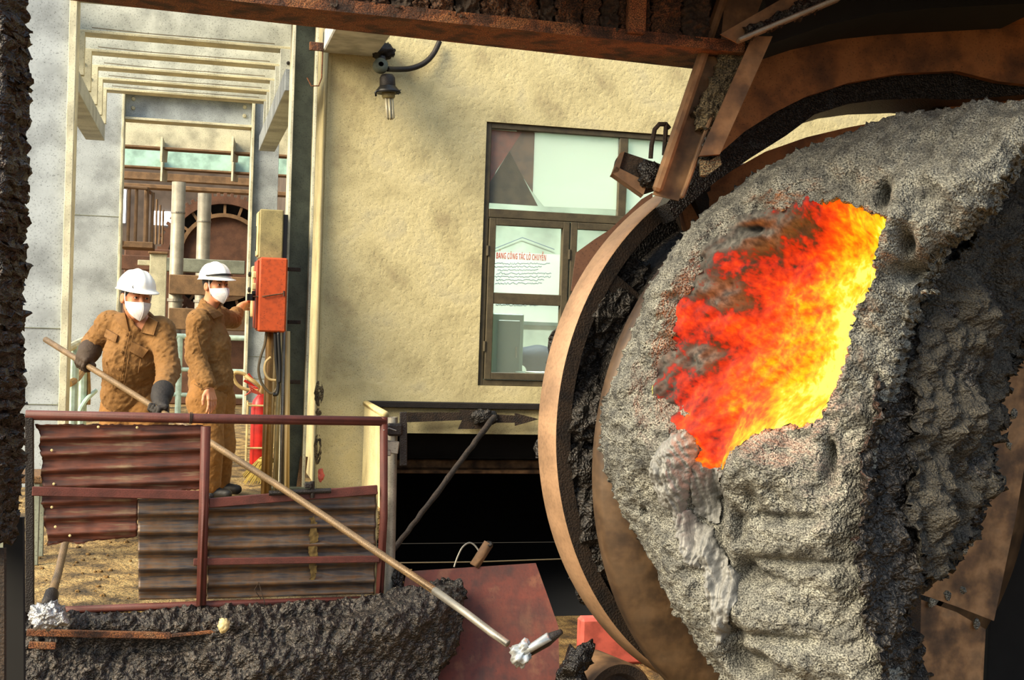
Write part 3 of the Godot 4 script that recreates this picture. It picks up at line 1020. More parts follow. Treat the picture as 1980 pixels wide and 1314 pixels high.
	st = ST()
	bx(st, Vector3(a - 0.3, 0, zc - 0.03), Vector3(b - 0.03, top, zc), 0.003)
	put("web", st, M.paint, c)
	st = ST()
	bx(st, Vector3(b - 0.03, 0, zc - 0.3), Vector3(b, top, zc + 0.06), 0.004)
	put("flange", st, M.paint_cream, c)
	st = ST()
	bx(st, Vector3(a - 0.3, 2.45, zc), Vector3(b - 0.03, 2.458, zc + 0.006), 0.001)
	put("seam", st, M.paint_grey, c)
	var d0 := onz(479, 500, zc).x
	var d1 := onz(533, 500, zc).x
	c = thing("steel_column", "pale steel column at the far right end of the corridor, behind the switch boxes", "column", Vector3((d0 + d1) / 2, 0, zc))
	st = ST()
	bx(st, Vector3(d0 + 0.035, 0, zc - 0.03), Vector3(d1, top, zc), 0.003)
	put("web", st, M.paint, c)
	st = ST()
	bx(st, Vector3(d0, 0, zc - 0.3), Vector3(d0 + 0.035, top, zc + 0.06), 0.004)
	put("flange", st, M.paint_cream, c)
	for y in [0.78, 0.5]:
		st = ST()
		bx(st, Vector3(d0 + 0.035, y, zc), Vector3(d1, y + 0.008, zc + 0.006), 0.001)
		put("seam", st, M.paint_grey, c)
	var g := thing("far_girder", "deep grey girder with bolted ends across the far end of the corridor", "girder", Vector3((b + d0) / 2, H, zc))
	var gt := onz(350, 186, zc).y
	st = ST()
	bx(st, Vector3(b, H + 0.03, zc - 0.18), Vector3(d0, gt, zc - 0.16), 0.003)
	put("web", st, M.paint, g)
	st = ST()
	bx(st, Vector3(b, H, zc - 0.32), Vector3(d0, H + 0.03, zc - 0.02), 0.003)
	put("flange", st, M.paint_cream, g)
	st = ST()
	bx(st, Vector3(b, gt, zc - 0.32), Vector3(d0, gt + 0.03, zc - 0.02), 0.003)
	put("flange", st, M.paint_cream, g)
	for k in 6:
		var bp := Vector3(b + 0.09 if k < 3 else d0 - 0.09, H + 0.16 + (k % 3) * 0.11, zc - 0.16)
		st = ST()
		lathe(st, Transform3D(Basis(Vector3.RIGHT, PI / 2), bp), [[0, 0.03], [0.02, 0.028], [0.026, 0.018], [0.026, 0.0]], 6)
		put("bolt", st, M.paint_cream, g)
	# railing at the end of the corridor and along its left side
	var r := thing("end_railing", "pale mint pipe railing across the far end of the corridor", "railing", Vector3(0, 0, -16.75))
	var rz := -16.75
	for y in [650.0, 714.0, 763.0]:
		st = ST()
		tube(st, [onz(236, y - 4, rz), onz(482, y + 4, rz)], 0.036 if y < 700 else 0.028, 10)
		put("rail", st, M.mint_rail, r)
	for x in [265.0, 348.0, 430.0]:
		st = ST()
		var tp := onz(x, 652, rz)
		tube(st, [Vector3(tp.x, 0, rz), tp], 0.04, 10)
		put("post", st, M.mint_rail, r)
	var r2 := thing("side_railing", "pale mint railing with thick posts along the left side of the corridor", "railing", Vector3(-1.2, 0, -11.5))
	var p1 := onz(142, 668, -11.2)
	var p2 := onz(168, 655, -12.3)
	for q in [p1, onz(160, 660, -11.9)]:
		st = ST()
		tube(st, [Vector3(q.x, 0, q.z), q], 0.05, 12)
		put("post", st, M.mint_rail, r2)
	st = ST()
	tube(st, [p1 + (p1 - p2) * 0.5, p2 + (p2 - p1) * 1.2], 0.035, 10)
	put("rail", st, M.paint_cream, r2)
	st = ST()
	tube(st, curve([onz(133, 742, -11.0), onz(150, 730, -11.3), onz(165, 708, -11.6), onz(178, 690, -12.0)]), 0.03, 8)
	put("hanging_strap", st, M.copper_pipe, r2)
	st = ST()
	tube(st, [onz(170, 715, -11.9), onz(172, 750, -11.9), onz(171, 782, -11.9)], 0.018, 8)
	put("hanging_strap", st, M.copper_pipe, r2)
	st = ST()
	tube(st, curve([onz(148, 805, -11.6), onz(165, 775, -11.8), onz(185, 755, -12.0)]), 0.02, 8)
	put("kick_rail", st, M.mint_rail, r2)

# ---------- machinery in the far hall ----------
func far_hall() -> void:
	var st := ST()
	bx(st, Vector3(-12, 0, -44.3), Vector3(9, 9.5, -44), 0.01)
	struct("wall_far", st, M.hall)
	st = ST()
	bx(st, Vector3(2.6, 0, -44), Vector3(2.8, 9.0, -18.7), 0.01)
	struct("wall_hall_right", st, M.hall)
	# cross girders under the far roof
	var zs := [-19.5, -22.5, -26.0]
	var ys := [[258, 292], [294, 330], [337, 352]]
	var ms := [M.paint_cream, M.paint_mint, M.machine_tan]
	for i in 3:
		var z: float = zs[i]
		var t := onz(350, ys[i][0], z).y
		var b := onz(350, ys[i][1], z).y
		var g := thing("roof_girder", ["cream roof girder nearest behind the bolted girder", "mint green roof girder behind the cream one", "tan roof girder low over the far machinery"][i], "girder", Vector3(0, b, z))
		st = ST()
		bx(st, Vector3(-1.6, b + 0.03, z - 0.02), Vector3(1.6, t + (0.7 if i == 0 else 0.0), z + 0.02), 0.003)
		put("web", st, ms[i], g)
		st = ST()
		bx(st, Vector3(-1.6, b, z - 0.14), Vector3(1.6, b + 0.03, z + 0.14), 0.003)
		put("flange", st, M.machine_tan, g)
		for x in [315.0, 452.0]:
			st = ST()
			var p := onz(x, ys[i][1], z)
			plate(st, Transform3D(Basis(Vector3.UP, PI / 2 - 0.2), Vector3(p.x, 0, z + 0.15)), [[x, ys[i][0] + 6], [x + 10, ys[i][1]], [x + 8, ys[i][1] + 22], [x - 2, ys[i][1] + 20]], 0.03)
			if i < 2: put("stiffener", st, M.paint_cream, g)
	st = ST()
	bx(st, Vector3(-1.6, onz(300, 366, -27).y, -27.2), Vector3(2.62, onz(300, 358, -27).y, -26.8), 0.01)
	one("crane_rail", st, M.machine_tan, "thin yellowish crane rail under the far girders", "rail")
	# two upright ducts
	var k := 0
	for q in [[346, 352, 12.5, -19.0], [396, 374, 12.5, -20.5]]:
		var tp := onz(q[0], q[1], q[3])
		var rr: float = q[2] * (-q[3]) / LENS
		var o := thing("upright_duct", ["taller grey upright duct left of the gear wheel", "shorter grey upright duct in front of the gear wheel"][k], "pipe", Vector3(tp.x, 0, q[3]))
		st = ST(true)
		lathe(st, Transform3D(Basis(), Vector3(tp.x, 0.9, q[3])), [[rr, 0], [rr, tp.y - 0.9]], 20)
		lathe(st, Transform3D(Basis(), Vector3(tp.x, tp.y, q[3])), [[rr, 0], [0, 0.001]], 20)
		put("pipe", st, M.grey_pipe, o)
		st = ST()
		lathe(st, Transform3D(Basis(), Vector3(tp.x, 1.45, q[3])), [[rr, 0], [rr + 0.02, 0], [rr + 0.02, 0.04], [rr, 0.04]], 20)
		lathe(st, Transform3D(Basis(), Vector3(tp.x, tp.y - 0.45, q[3])), [[rr, 0], [rr + 0.008, 0], [rr + 0.008, 0.02], [rr, 0.02]], 20)
		put("collar", st, M.steel, o)
		st = ST()
		lathe(st, Transform3D(Basis(), Vector3(tp.x, 0, q[3])), [[rr + 0.05, 0], [rr + 0.05, 0.85], [rr, 0.95]], 16)
		put("foot", st, M.steel_dark, o)
		k += 1
	# the great gear wheel
	var gz_ := -24.0
	var gc := onz(432, 498, gz_)
	var px := 24.6 / LENS
	var wheel := thing("gear_wheel", "large rusty gear wheel with spoked rim in the far hall", "gear wheel", gc)
	var X := Transform3D(Basis(Vector3.RIGHT, PI / 2), gc)
	st = ST()
	lathe(st, X, [[0, 0.0], [74 * px, 0.0], [74 * px, -0.1]], 48)
	put("disc", st, M.machine_red, wheel)
	st = ST()
	lathe(st, X, [[74 * px, 0.0], [74 * px, 0.1], [81 * px, 0.1], [81 * px, -0.1]], 48)
	put("inner_rim", st, M.machine_tan, wheel)
	st = ST()
	lathe(st, X, [[98 * px, -0.1], [98 * px, 0.12], [112 * px, 0.12], [112 * px, -0.1]], 48)
	put("outer_rim", st, M.machine_red, wheel)
	st = ST()
	lathe(st, X, [[80 * px, -0.12], [99 * px, -0.12]], 48)
	put("web", st, M.steel_dark, wheel)
	for i in 20:
		var an := TAU * i / 20
		st = ST()
		var dir := Vector3(cos(an), sin(an), 0)
		bar(st, gc + dir * 80 * px, gc + dir * 99 * px, 0.05, 0.16, dir.cross(Vector3(0, 0, 1)))
		put("spoke", st, M.machine_tan, wheel)
	for i in 60:
		var an := TAU * i / 60
		st = ST()
		var dir := Vector3(cos(an), sin(an), 0)
		bar(st, gc + dir * 111 * px, gc + dir * 118 * px, 0.06, 0.2, dir.cross(Vector3(0, 0, 1)))
		put("tooth", st, M.machine_red, wheel)
	# cradle, beams and base of the machine
	for q in [[320, 474, 508, 524, -20.0, M.paint_grey, "grey green beam under the far gear wheel"], [326, 476, 540, 568, -18.8, M.machine_tan, "tan beam behind the two workers' shoulders"], [325, 478, 604, 636, -18.2, M.machine_tan, "tan machine bed low behind the corridor railing"], [232, 330, 500, 520, -21.0, M.machine_red, "red brown beam left of the pale upright"]]:
		st = ST()
		var lo := onz(q[0], q[3], q[4])
		var hi := onz(q[1], q[2], q[4])
		bx(st, Vector3(lo.x, lo.y, q[4] - 0.25), Vector3(hi.x, hi.y + 0.03, q[4]), 0.01)
		one("machine_beam", st, q[5], q[6], "beam")
	st = ST()
	bx(st, Vector3(onz(325, 640, -18.6).x, 0, -19.4), Vector3(onz(478, 640, -18.6).x, onz(400, 650, -18.4).y, -18.4), 0.02)
	one("machine_casing", st, M.machine_red, "red brown machine base behind the corridor railing", "machine")
	st = ST()
	var lo2 := onz(236, 640, -23.0)
	bx(st, Vector3(lo2.x, 0, -24.0), Vector3(onz(330, 640, -23.0).x, onz(280, 480, -23.0).y, -23.0), 0.02)
	one("machine_housing", st, M.machine_red, "red brown machine housing left of the two ducts", "machine")
	var up := thing("pale_upright", "pale green upright with a flat cap beside the left worker's head", "upright", onz(297, 625, -17.6))
	st = ST()
	var u0 := onz(290, 490, -17.6)
	bx(st, Vector3(u0.x, 0, -17.75), Vector3(onz(323, 490, -17.6).x, u0.y, -17.6), 0.006)
	put("post", st, M.paint_cream, up)
	st = ST()
	bx(st, Vector3(u0.x - 0.02, u0.y, -17.8), Vector3(onz(325, 490, -17.6).x, u0.y + 0.03, -17.55), 0.006)
	put("cap", st, M.machine_tan, up)
	st = ST()
	var w0 := onz(266, 512, -17.6)
	bx(st, Vector3(w0.x, w0.y, -17.72), Vector3(u0.x, w0.y + 0.07, -17.62), 0.006)
	put("bracket", st, M.paint_cream, up)
	# stair platform with its railing
	var pf := thing("stair_platform", "yellowish stair platform with handrails high at the left of the far hall", "platform", onz(270, 470, -21.5))
	st = ST()
	var q0 := onz(232, 477, -21.5)
	var q1 := onz(296, 470, -21.5)
	bx(st, Vector3(q0.x, q0.y, -22.6), Vector3(q1.x, q0.y + 0.10, -21.5), 0.008)
	put("deck", st, M.machine_tan, pf)
	for x in [233.0, 247.0, 261.0, 281.0, 293.0]:
		st = ST()
		var b0 := onz(x, 472, -21.5 - (x - 233) * 0.004)
		var t0 := onz(x, 362 if x < 285 else 372, b0.z)
		tube(st, [b0, Vector3(b0.x, t0.y, b0.z)], 0.028 if x != 281.0 else 0.04, 8)
		put("post", st, M.machine_tan, pf)
	st = ST()
	tube(st, [onz(232, 360, -21.5), onz(282, 364, -21.6), onz(296, 376, -22.6)], 0.03, 8)
	put("handrail", st, M.machine_tan, pf)
	for x in [301.0, 308.0, 314.0]:
		st = ST()
		var b0 := onz(x, 472, -23)
		tube(st, [b0, Vector3(b0.x, onz(x, 385 + (x - 301) * 1.6, -23).y, -23)], 0.02, 6)
		put("baluster", st, M.machine_tan, pf)
	# bright openings to the outside
	st = ST()
	var d := onz(315, 408, -43.8)
	bx(st, Vector3(onz(294, 434, -43.9).x, onz(294, 434, -43.9).y, -43.98), Vector3(onz(346, 434, -43.9).x, d.y, -43.9), 0.005)
	struct("window_2", st, M.daylight)
	st = ST()
	bx(st, Vector3(onz(229, 430, -43.9).x, onz(229, 430, -43.9).y, -43.98), Vector3(onz(242, 430, -43.9).x, onz(240, 366, -43.9).y, -43.9), 0.005)
	struct("window_3", st, M.daylight)

# ---------- the tilted rotary furnace with its crusted mouth ----------
func dist_to(p: Vector2, line: PackedVector2Array) -> float:
	var best := 1e9
	for i in line.size() - 1:
		best = minf(best, Geometry2D.get_closest_point_to_segment(p, line[i], line[i + 1]).distance_squared_to(p))
	return sqrt(best)
func smooth(a: float, b: float, x: float) -> float:
	var t := clampf((x - a) / (b - a), 0.0, 1.0)
	return t * t * (3 - 2 * t)
func heat_color(h: float) -> Color:
	var stops := [[0.0, Color(0, 0, 0)], [0.12, Color(0.10, 0.012, 0.004)], [0.26, Color(0.75, 0.10, 0.015)], [0.42, Color(0.96, 0.22, 0.02)], [0.58, Color(1.0, 0.40, 0.02)], [0.74, Color(1.0, 0.66, 0.02)], [0.88, Color(1.0, 0.84, 0.06)], [1.0, Color(1.0, 0.97, 0.42)]]
	for i in stops.size() - 1:
		if h < stops[i + 1][0]:
			return (stops[i][1] as Color).lerp(stops[i + 1][1], (h - stops[i][0]) / (stops[i + 1][0] - stops[i][0]))
	return stops[-1][1]
func furnace() -> void:
	var th := 0.489
	var n := (cb.x * sin(th) + cb.z * cos(th)).normalized()
	var u := (cb.x * cos(th) - cb.z * sin(th)).normalized()
	var cbk := at(1486, 829, 7.0)
	var f := thing("rotary_furnace", "big tilted rotary furnace with a rusty riding ring and a glowing crusted mouth", "furnace", cbk)
	var R := 1.459
	var w := 0.17
	var X := Transform3D(Basis(u, n, u.cross(n)), cbk)
	var st := ST(true)
	lathe(st, X, [[R - 0.012, -0.01], [R, 0.0], [R, w - 0.006], [R - 0.006, w]], 160)
	put("riding_ring", st, M.ring_lit, f)
	st = ST()
	lathe(st, X, [[R - 0.006, w], [R - 0.085, w + 0.004], [R - 0.095, w - 0.04], [R - 0.095, -0.02], [R - 0.012, -0.01]], 160)
	put("ring_face", st, M.rust_dark, f)
	# recessed web, shell and far drum
	st = ST()
	lathe(st, X, [[R - 0.09, -0.06], [1.0, -0.04]], 96)
	put("web_plate", st, M.slag_dark, f)
	st = ST()
	lathe(st, X, [[0.9, -0.5], [1.20, -0.45], [1.22, -0.05], [1.20, 0.05], [1.22, 0.44]], 96)
	put("drum_shell", st, M.slag_dark, f)
	# second flange, nearer
	st = ST(true)
	var XF := X.translated(u * 0.062 - cb.y * 0.147)
	lathe(st, XF, [[1.15, 0.40], [1.44, 0.40], [1.458, 0.41], [1.461, 0.47], [1.452, 0.5], [1.30, 0.56], [1.0, 0.60]], 160)
	put("mouth_flange", st, M.flange, f)
	# gussets between ring and flange
	var gs := 12
	for i in gs:
		var a := TAU * (i + 0.12) / gs + 0.02
		var dr := (X.basis.x * cos(a) + X.basis.z * sin(a)).normalized()
		st = ST()
		var c0 := cbk + dr * 1.2
		var c1 := cbk + dr * (R - 0.05)
		bar(st, c0 + n * 0.05, c1 + n * 0.05, 0.09, 0.24, dr.cross(n))
		put("gusset", st, M.rust_dark, f)
	# caked dust in the pockets
	st = ST()
	for i in 46:
		var a := PI * 0.62 + i * 0.042
		var dr := (X.basis.x * cos(a) + X.basis.z * sin(a)).normalized()
		lump(st, Transform3D(Basis(), cbk + dr * rng.randf_range(1.20, 1.31) + n * rng.randf_range(-0.06, 0.12)), Vector3(0.13, 0.13, 0.12), 0.05, 11.0, 12)
	var caked := put("caked_dust", st, M.slag_dark, f)
	caked.set_meta("kind", "stuff")

	# ---- crust of the mouth: a relief on a slanting face that turns from the flange towards the front
	var pA := at(1155, 850, 5.80)
	var pB := at(1720, 850, 5.12)
	var P := frame3(pA, pB - pA, cb.y)
	var mid := toplane(P, [[1480, 640]])[0]
	# bumps and pits of the crust: [x, y, rx, ry, height] as seen, turned into metres on the face
	var bumps := []
	var mpp := 5.4 / LENS
	for b in [[1465, 905, 95, 75, 0.16], [1560, 940, 110, 80, 0.07], [1300, 890, 55, 80, 0.10], [1235, 870, 70, 110, 0.06], [1500, 1040, 130, 55, 0.10], [1590, 1120, 120, 45, 0.09], [1500, 1190, 150, 50, 0.09], [1560, 1265, 140, 50, 0.10], [1330, 1100, 55, 90, 0.05], [1640, 700, 60, 160, 0.05], [1730, 430, 50, 90, 0.10], [1850, 330, 110, 70, 0.12], [1640, 300, 120, 60, 0.06], [1500, 345, 70, 50, 0.06], [1330, 520, 60, 70, 0.06], [1280, 640, 50, 90, 0.05], [1215, 760, 40, 70, 0.05], [1600, 1010, 70, 40, 0.05], [1660, 560, 40, 50, 0.04],
			[1376, 960, 26, 85, -0.20], [1345, 1020, 22, 60, -0.14], [1395, 1060, 16, 70, -0.10], [1440, 1010, 14, 38, -0.08], [1470, 960, 16, 26, -0.07], [1612, 885, 9, 36, -0.14], [1706, 378, 14, 24, -0.20], [1755, 470, 14, 24, -0.16], [1742, 528, 24, 20, -0.16], [1440, 438, 30, 10, -0.10], [1520, 998, 90, 12, -0.06], [1560, 1085, 100, 11, -0.07], [1470, 1120, 60, 12, -0.07], [1500, 1232, 120, 14, -0.08], [1450, 1100, 28, 20, -0.10], [1420, 1240, 18, 40, -0.10], [1460, 1285, 50, 25, -0.16], [1240, 990, 8, 10, -0.08], [1780, 520, 30, 24, -0.08]]:
		var q := toplane(P, [[b[0], b[1]]])[0]
		bumps.append([q.x, q.y, b[2] * mpp, b[3] * mpp, b[4]])
	var topv: float = toplane(P, [[1500, 470]])[0].y
	var base0 := func(x: float, y: float) -> float:
		var h := 0.0
		for b in bumps:
			var dx: float = (x - b[0]) / b[2]
			var dy: float = (y - b[1]) / b[3]
			var r2 := dx * dx + dy * dy
			if r2 < 5.0: h += b[4] * exp(-r2 * 1.1)
		h -= maxf(0.0, y - topv) * 0.55
		return h + nz.get_noise_3d(x * 2.6, y * 2.6, 3.0) * 0.055
	var out := fitted(P, [[1156, 790], [1150, 850], [1158, 905], [1192, 990], [1240, 1070], [1275, 1140], [1310, 1205], [1345, 1262], [1400, 1335], [1740, 1335], [1712, 1255], [1680, 1150], [1668, 1050], [1680, 930], [1700, 820], [1728, 720], [1745, 640], [1762, 560], [1800, 485], [1862, 430], [1910, 390], [1962, 300], [2010, 250], [2010, 186], [1945, 195], [1890, 190], [1840, 204], [1770, 210], [1700, 226], [1640, 250], [1590, 268], [1535, 285], [1490, 312], [1450, 335], [1400, 372], [1362, 400], [1330, 432], [1300, 470], [1272, 515], [1250, 545], [1232, 592], [1212, 640], [1196, 690], [1180, 730]], func(x: float, y: float) -> float: return base0.call(x, y) - 0.05)
	var left := out.duplicate()
	left.append(out[0])
	left = left.slice(23)
	left.append_array(out.slice(0, 9))
	var ridge := out.slice(9, 23)
	var hole := fitted(P, [[1402, 448], [1440, 418], [1500, 405], [1560, 392], [1625, 380], [1640, 392], [1690, 408], [1716, 424], [1704, 470], [1694, 520], [1690, 552], [1662, 594], [1648, 640], [1646, 690], [1622, 742], [1600, 790], [1578, 822], [1500, 832], [1456, 843], [1424, 866], [1396, 905], [1378, 902], [1350, 876], [1334, 840], [1322, 800], [1298, 770], [1284, 730], [1290, 690], [1296, 640], [1318, 570], [1352, 510], [1380, 470]], base0)
	var loose := fitted(P, [[1380, 430], [1500, 392], [1630, 366], [1740, 400], [1730, 480], [1700, 620], [1670, 740], [1600, 850], [1500, 860], [1440, 890], [1395, 935], [1340, 910], [1300, 830], [1262, 760], [1262, 690], [1280, 600], [1330, 500]], base0)
	var hollow := hole.duplicate()
	var base := func(x: float, y: float) -> float:
		var p := Vector2(x, y)
		var h: float = base0.call(x, y)
		var e := dist_to(p, left)
		if e < 0.16: h -= 0.10 * pow(1.0 - e / 0.16, 2.0)
		var g := dist_to(p, ridge)
		if g < 0.10: h -= 0.06 * pow(1.0 - g / 0.10, 2.0)
		return h + nz2.get_noise_3d(x * 9.0, y * 9.0, 7.0) * 0.022 + nz2.get_noise_3d(x * 30.0, y * 30.0, 1.0) * 0.009
	var crust := func(x: float, y: float) -> float:
		var h: float = base.call(x, y)
		var p := Vector2(x, y)
		var e := 9.0
		if absf(x - mid.x) < 0.75 and absf(y - mid.y) < 0.75: e = dist_to(p, hollow)
		if e < 0.09:
			var side := smooth(-0.25, 0.3, x - mid.x + (mid.y - y) * 0.3)
			h += lerpf(-0.05, 0.035, side) * (1.0 - e / 0.09)
		return h
	st = ST(true)
	hollow.append(hole[0])
	relief(st, P, out, [hole], 0.0085, crust, 0.26, Rect2(), 1.0, (cb.x * 0.6 - cb.z).normalized())
	put("mouth_crust", st, M.slag, f)
	# the glowing charge inside: its surface falls away from the left lip to the deep right-hand side
	var lo := loose[0]
	var hi := loose[0]
	for p in loose:
		lo = lo.min(p); hi = hi.max(p)
	var box2 := Rect2(lo, hi - lo)
	var deep := func(x: float, y: float) -> float:
		var e := dist_to(Vector2(x, y), hollow)
		if not inpoly(Vector2(x, y), hole): e = -e
		var side := smooth(-0.55, 0.35, x - mid.x + (mid.y - y) * 0.25)
		var d := 0.02 + lerpf(0.07, 0.42, side) * smooth(-0.01, lerpf(0.35, 0.16, side), e)
		return base.call(x, y) - 0.015 - d + nz.get_noise_3d(x * 5.0, y * 5.0, 9.0) * 0.05 + nz2.get_noise_3d(x * 16.0, y * 16.0, 4.0) * 0.014
	st = ST(true)
	relief(st, P, loose, [], 0.011, deep, 0.0, box2)
	var size := 512
	var al := Image.create(size, size, false, Image.FORMAT_RGB8)
	var em := Image.create(size, size, false, Image.FORMAT_RGB8)
	var fn := FastNoiseLite.new()
	fn.seed = 91; fn.frequency = 1.0; fn.fractal_octaves = 5; fn.fractal_gain = 0.6
	var hot := toplane(P, [[1610, 745], [1560, 800], [1470, 690], [1640, 450], [1380, 800]])
	var px_l := toplane(P, [[1290, 700], [1400, 450], [1650, 400], [1380, 570], [1350, 690], [1500, 470]])
	var ha := toplane(P, [[1310, 640]])[0]
	var hd := toplane(P, [[1650, 740]])[0] - ha
	var hl := hd.length()
	hd /= hl
	var hv := toplane(P, [[1500, 520]])[0].y
	for j in size:
		for i in size:
			var q := lo + Vector2((i + 0.5) / size, 1.0 - (j + 0.5) / size) * box2.size
			var nse := fn.get_noise_3d(q.x * 5.0, q.y * 5.0, 0.0)
			var fine := fn.get_noise_3d(q.x * 30.0, q.y * 24.0, 5.0)
			var t: float = (q - ha).dot(hd) / hl
			var top: float = smooth(-0.02, 0.22, q.y - hv)
			var h: float = lerpf(0.27, 0.92, smooth(-0.05, 0.95, t)) - 0.32 * top * (1.15 - smooth(0.5, 1.1, t))
			h += 0.26 * exp(-pow(q.distance_to(hot[0]) / 0.26, 2.0)) + 0.20 * exp(-pow(q.distance_to(hot[3]) / 0.16, 2.0))
			h -= 0.22 * exp(-pow(q.distance_to(px_l[0]) / 0.12, 2.0)) + 0.20 * exp(-pow(q.distance_to(px_l[1]) / 0.13, 2.0))
			h -= 0.44 * exp(-pow(q.distance_to(px_l[3]) / 0.085, 2.0)) + 0.26 * exp(-pow(q.distance_to(px_l[4]) / 0.06, 2.0))
			h -= 0.20 * exp(-pow(q.distance_to(px_l[5]) / 0.11, 2.0)) + 0.14 * exp(-pow(q.distance_to(px_l[2]) / 0.10, 2.0))
			h += nse * 0.40 + fine * 0.24
			h = clampf(h, 0.0, 1.0)
			var gone := 1.0 - smooth(0.05, 0.30, h)
			var g := 0.30 + fine * 0.25 + nse * 0.1
			al.set_pixel(i, j, Color(g, g * 0.97, g * 0.90).lerp(Color(0.10, 0.05, 0.03), 1.0 - gone))
			em.set_pixel(i, j, heat_color(h))
	var mm := StandardMaterial3D.new()
	mm.albedo_texture = ImageTexture.create_from_image(al)
	mm.roughness = 0.9
	mm.emission_enabled = true
	mm.emission = Color.BLACK
	mm.emission_texture = ImageTexture.create_from_image(em)
	mm.emission_energy_multiplier = 0.62
	put("molten_charge", st, mm, f, "glowing orange and yellow molten charge")
	var glow := OmniLight3D.new()
	glow.name = "charge_glow"
	glow.light_color = Color(1.0, 0.45, 0.12)
	glow.light_energy = 0.4
	glow.light_size = 0.25
	glow.omni_range = 12
	glow.omni_attenuation = 2.0
	glow.shadow_enabled = true
	f.add_child(glow)
	glow.global_position = P * Vector3(mid.x + 0.15, mid.y - 0.1, 0.02)
	# smooth grey flows that froze while pouring over the lip: draped, finely ribbed sheets
	var flows := [
		[[[1300, 838], [1332, 834], [1350, 856], [1346, 890], [1336, 940], [1330, 985], [1316, 1002], [1296, 985], [1276, 962], [1262, 930], [1262, 895], [1276, 862]], 0.055, 0.35],
		[[[1298, 978], [1340, 985], [1356, 1020], [1362, 1062], [1356, 1098], [1338, 1096], [1322, 1078], [1312, 1040], [1306, 1005]], 0.035, 0.1],
		[[[1352, 1010], [1384, 1020], [1398, 1060], [1424, 1100], [1426, 1160], [1418, 1215], [1398, 1240], [1384, 1250], [1376, 1200], [1368, 1140], [1358, 1090], [1346, 1050]], 0.045, 0.05],
		[[[1340, 890], [1378, 905], [1398, 915], [1392, 960], [1396, 1010], [1372, 1006], [1344, 990], [1336, 945]], 0.0, 0.1]]
	for fl in flows:
		var q := fitted(P, fl[0], base0)
		var c := Vector2.ZERO
		for v in q: c += v / q.size()
		var ring := q.duplicate()
		ring.append(q[0])
		var lift: float = fl[1]
		var lean: float = fl[2]
		st = ST(true)
		relief(st, P, q, [], 0.0048, func(x: float, y: float) -> float:
			var e := dist_to(Vector2(x, y), ring)
			var a := x + (y - c.y) * lean + (y - c.y) * (y - c.y) * 0.6 + nz.get_noise_2d(y * 4.0, c.x * 9.0 + x * 3.0) * 0.022
			var rib := absf(sin(a * 105.0 + nz.get_noise_2d(x * 8.0, y * 3.0) * 3.0))
			return base.call(x, y) * 0.9 + lift * sqrt(clampf(e / 0.05, 0.0, 1.0)) + 0.019 * rib + nz2.get_noise_2d(x * 26.0, y * 5.0) * 0.014, 0.10, Rect2(), 0.5, (cb.x * 0.2 - cb.z).normalized())
		put("frozen_flow", st, M.slag_smooth, f, "smooth grey ribbed flow frozen below the pouring lip")
	# dark right flank of the mouth, and the outer slag that hangs over the brown shell
	var b0 := at(1715, 850, 5.12)
	var b1 := at(1925, 850, 5.75)
	var Q := frame3(b0, b1 - b0, cb.y)
	var flank := fitted(Q, [[1990, 262], [1955, 300], [1905, 380], [1850, 425], [1790, 480], [1752, 560], [1735, 640], [1715, 720], [1690, 820], [1672, 930], [1655, 1050], [1668, 1150], [1690, 1250], [1700, 1335], [1760, 1335], [1752, 1240], [1765, 1130], [1800, 1128], [1822, 1100], [1858, 1035], [1868, 990], [1880, 960], [1882, 880], [1905, 850], [1918, 820], [1932, 720], [1962, 690], [2000, 640], [2010, 500], [2010, 262]], func(x: float, y: float) -> float: return 0.0)
	var fb := []
	for b in [[1760, 700, 30, 160, -0.10], [1720, 900, 22, 190, -0.10], [1850, 600, 50, 90, 0.12], [1830, 780, 40, 90, 0.10], [1860, 930, 30, 70, 0.12], [1790, 980, 30, 90, 0.06], [1800, 560, 16, 60, -0.10], [1850, 860, 12, 60, -0.08], [1910, 560, 14, 40, -0.07], [1940, 450, 40, 70, 0.08], [1725, 1180, 26, 50, 0.05]]:
		var q := toplane(Q, [[b[0], b[1]]])[0]
		fb.append([q.x, q.y, b[2] * mpp * 1.4, b[3] * mpp, b[4]])
	st = ST(true)
	relief(st, Q, flank, [], 0.0095, func(x: float, y: float) -> float:
		var h := 0.0
		for b in fb:
			var dx: float = (x - b[0]) / b[2]
			var dy: float = (y - b[1]) / b[3]
			if dx * dx + dy * dy < 5.0: h += b[4] * exp(-(dx * dx + dy * dy) * 1.1)
		return h + nz.get_noise_3d(x * 4.0, y * 3.0, 13.0) * 0.07 + nz2.get_noise_3d(x * 14.0, y * 12.0, 17.0) * 0.035 + nz2.get_noise_3d(x * 38.0, y * 38.0, 2.0) * 0.014, 0.30, Rect2(), 1.0, (cb.x * 0.55 - cb.z).normalized())
	put("flank_crust", st, M.slag_dark, f, "black glittering slag darkened for the shaded flank")  # black slag, coloured darker than the mouth crust for this side's shade
	var outer := fitted(Q, [[1985, 330], [1940, 380], [1880, 450], [1830, 520], [1805, 600], [1795, 700], [1790, 800], [1780, 900], [1765, 1000], [1770, 1090], [1800, 1120], [1826, 1095], [1862, 1030], [1872, 990], [1884, 960], [1886, 880], [1908, 850], [1921, 818], [1935, 720], [1965, 690], [2005, 635], [2010, 330]], func(x: float, y: float) -> float: return 0.05)
	st = ST(true)
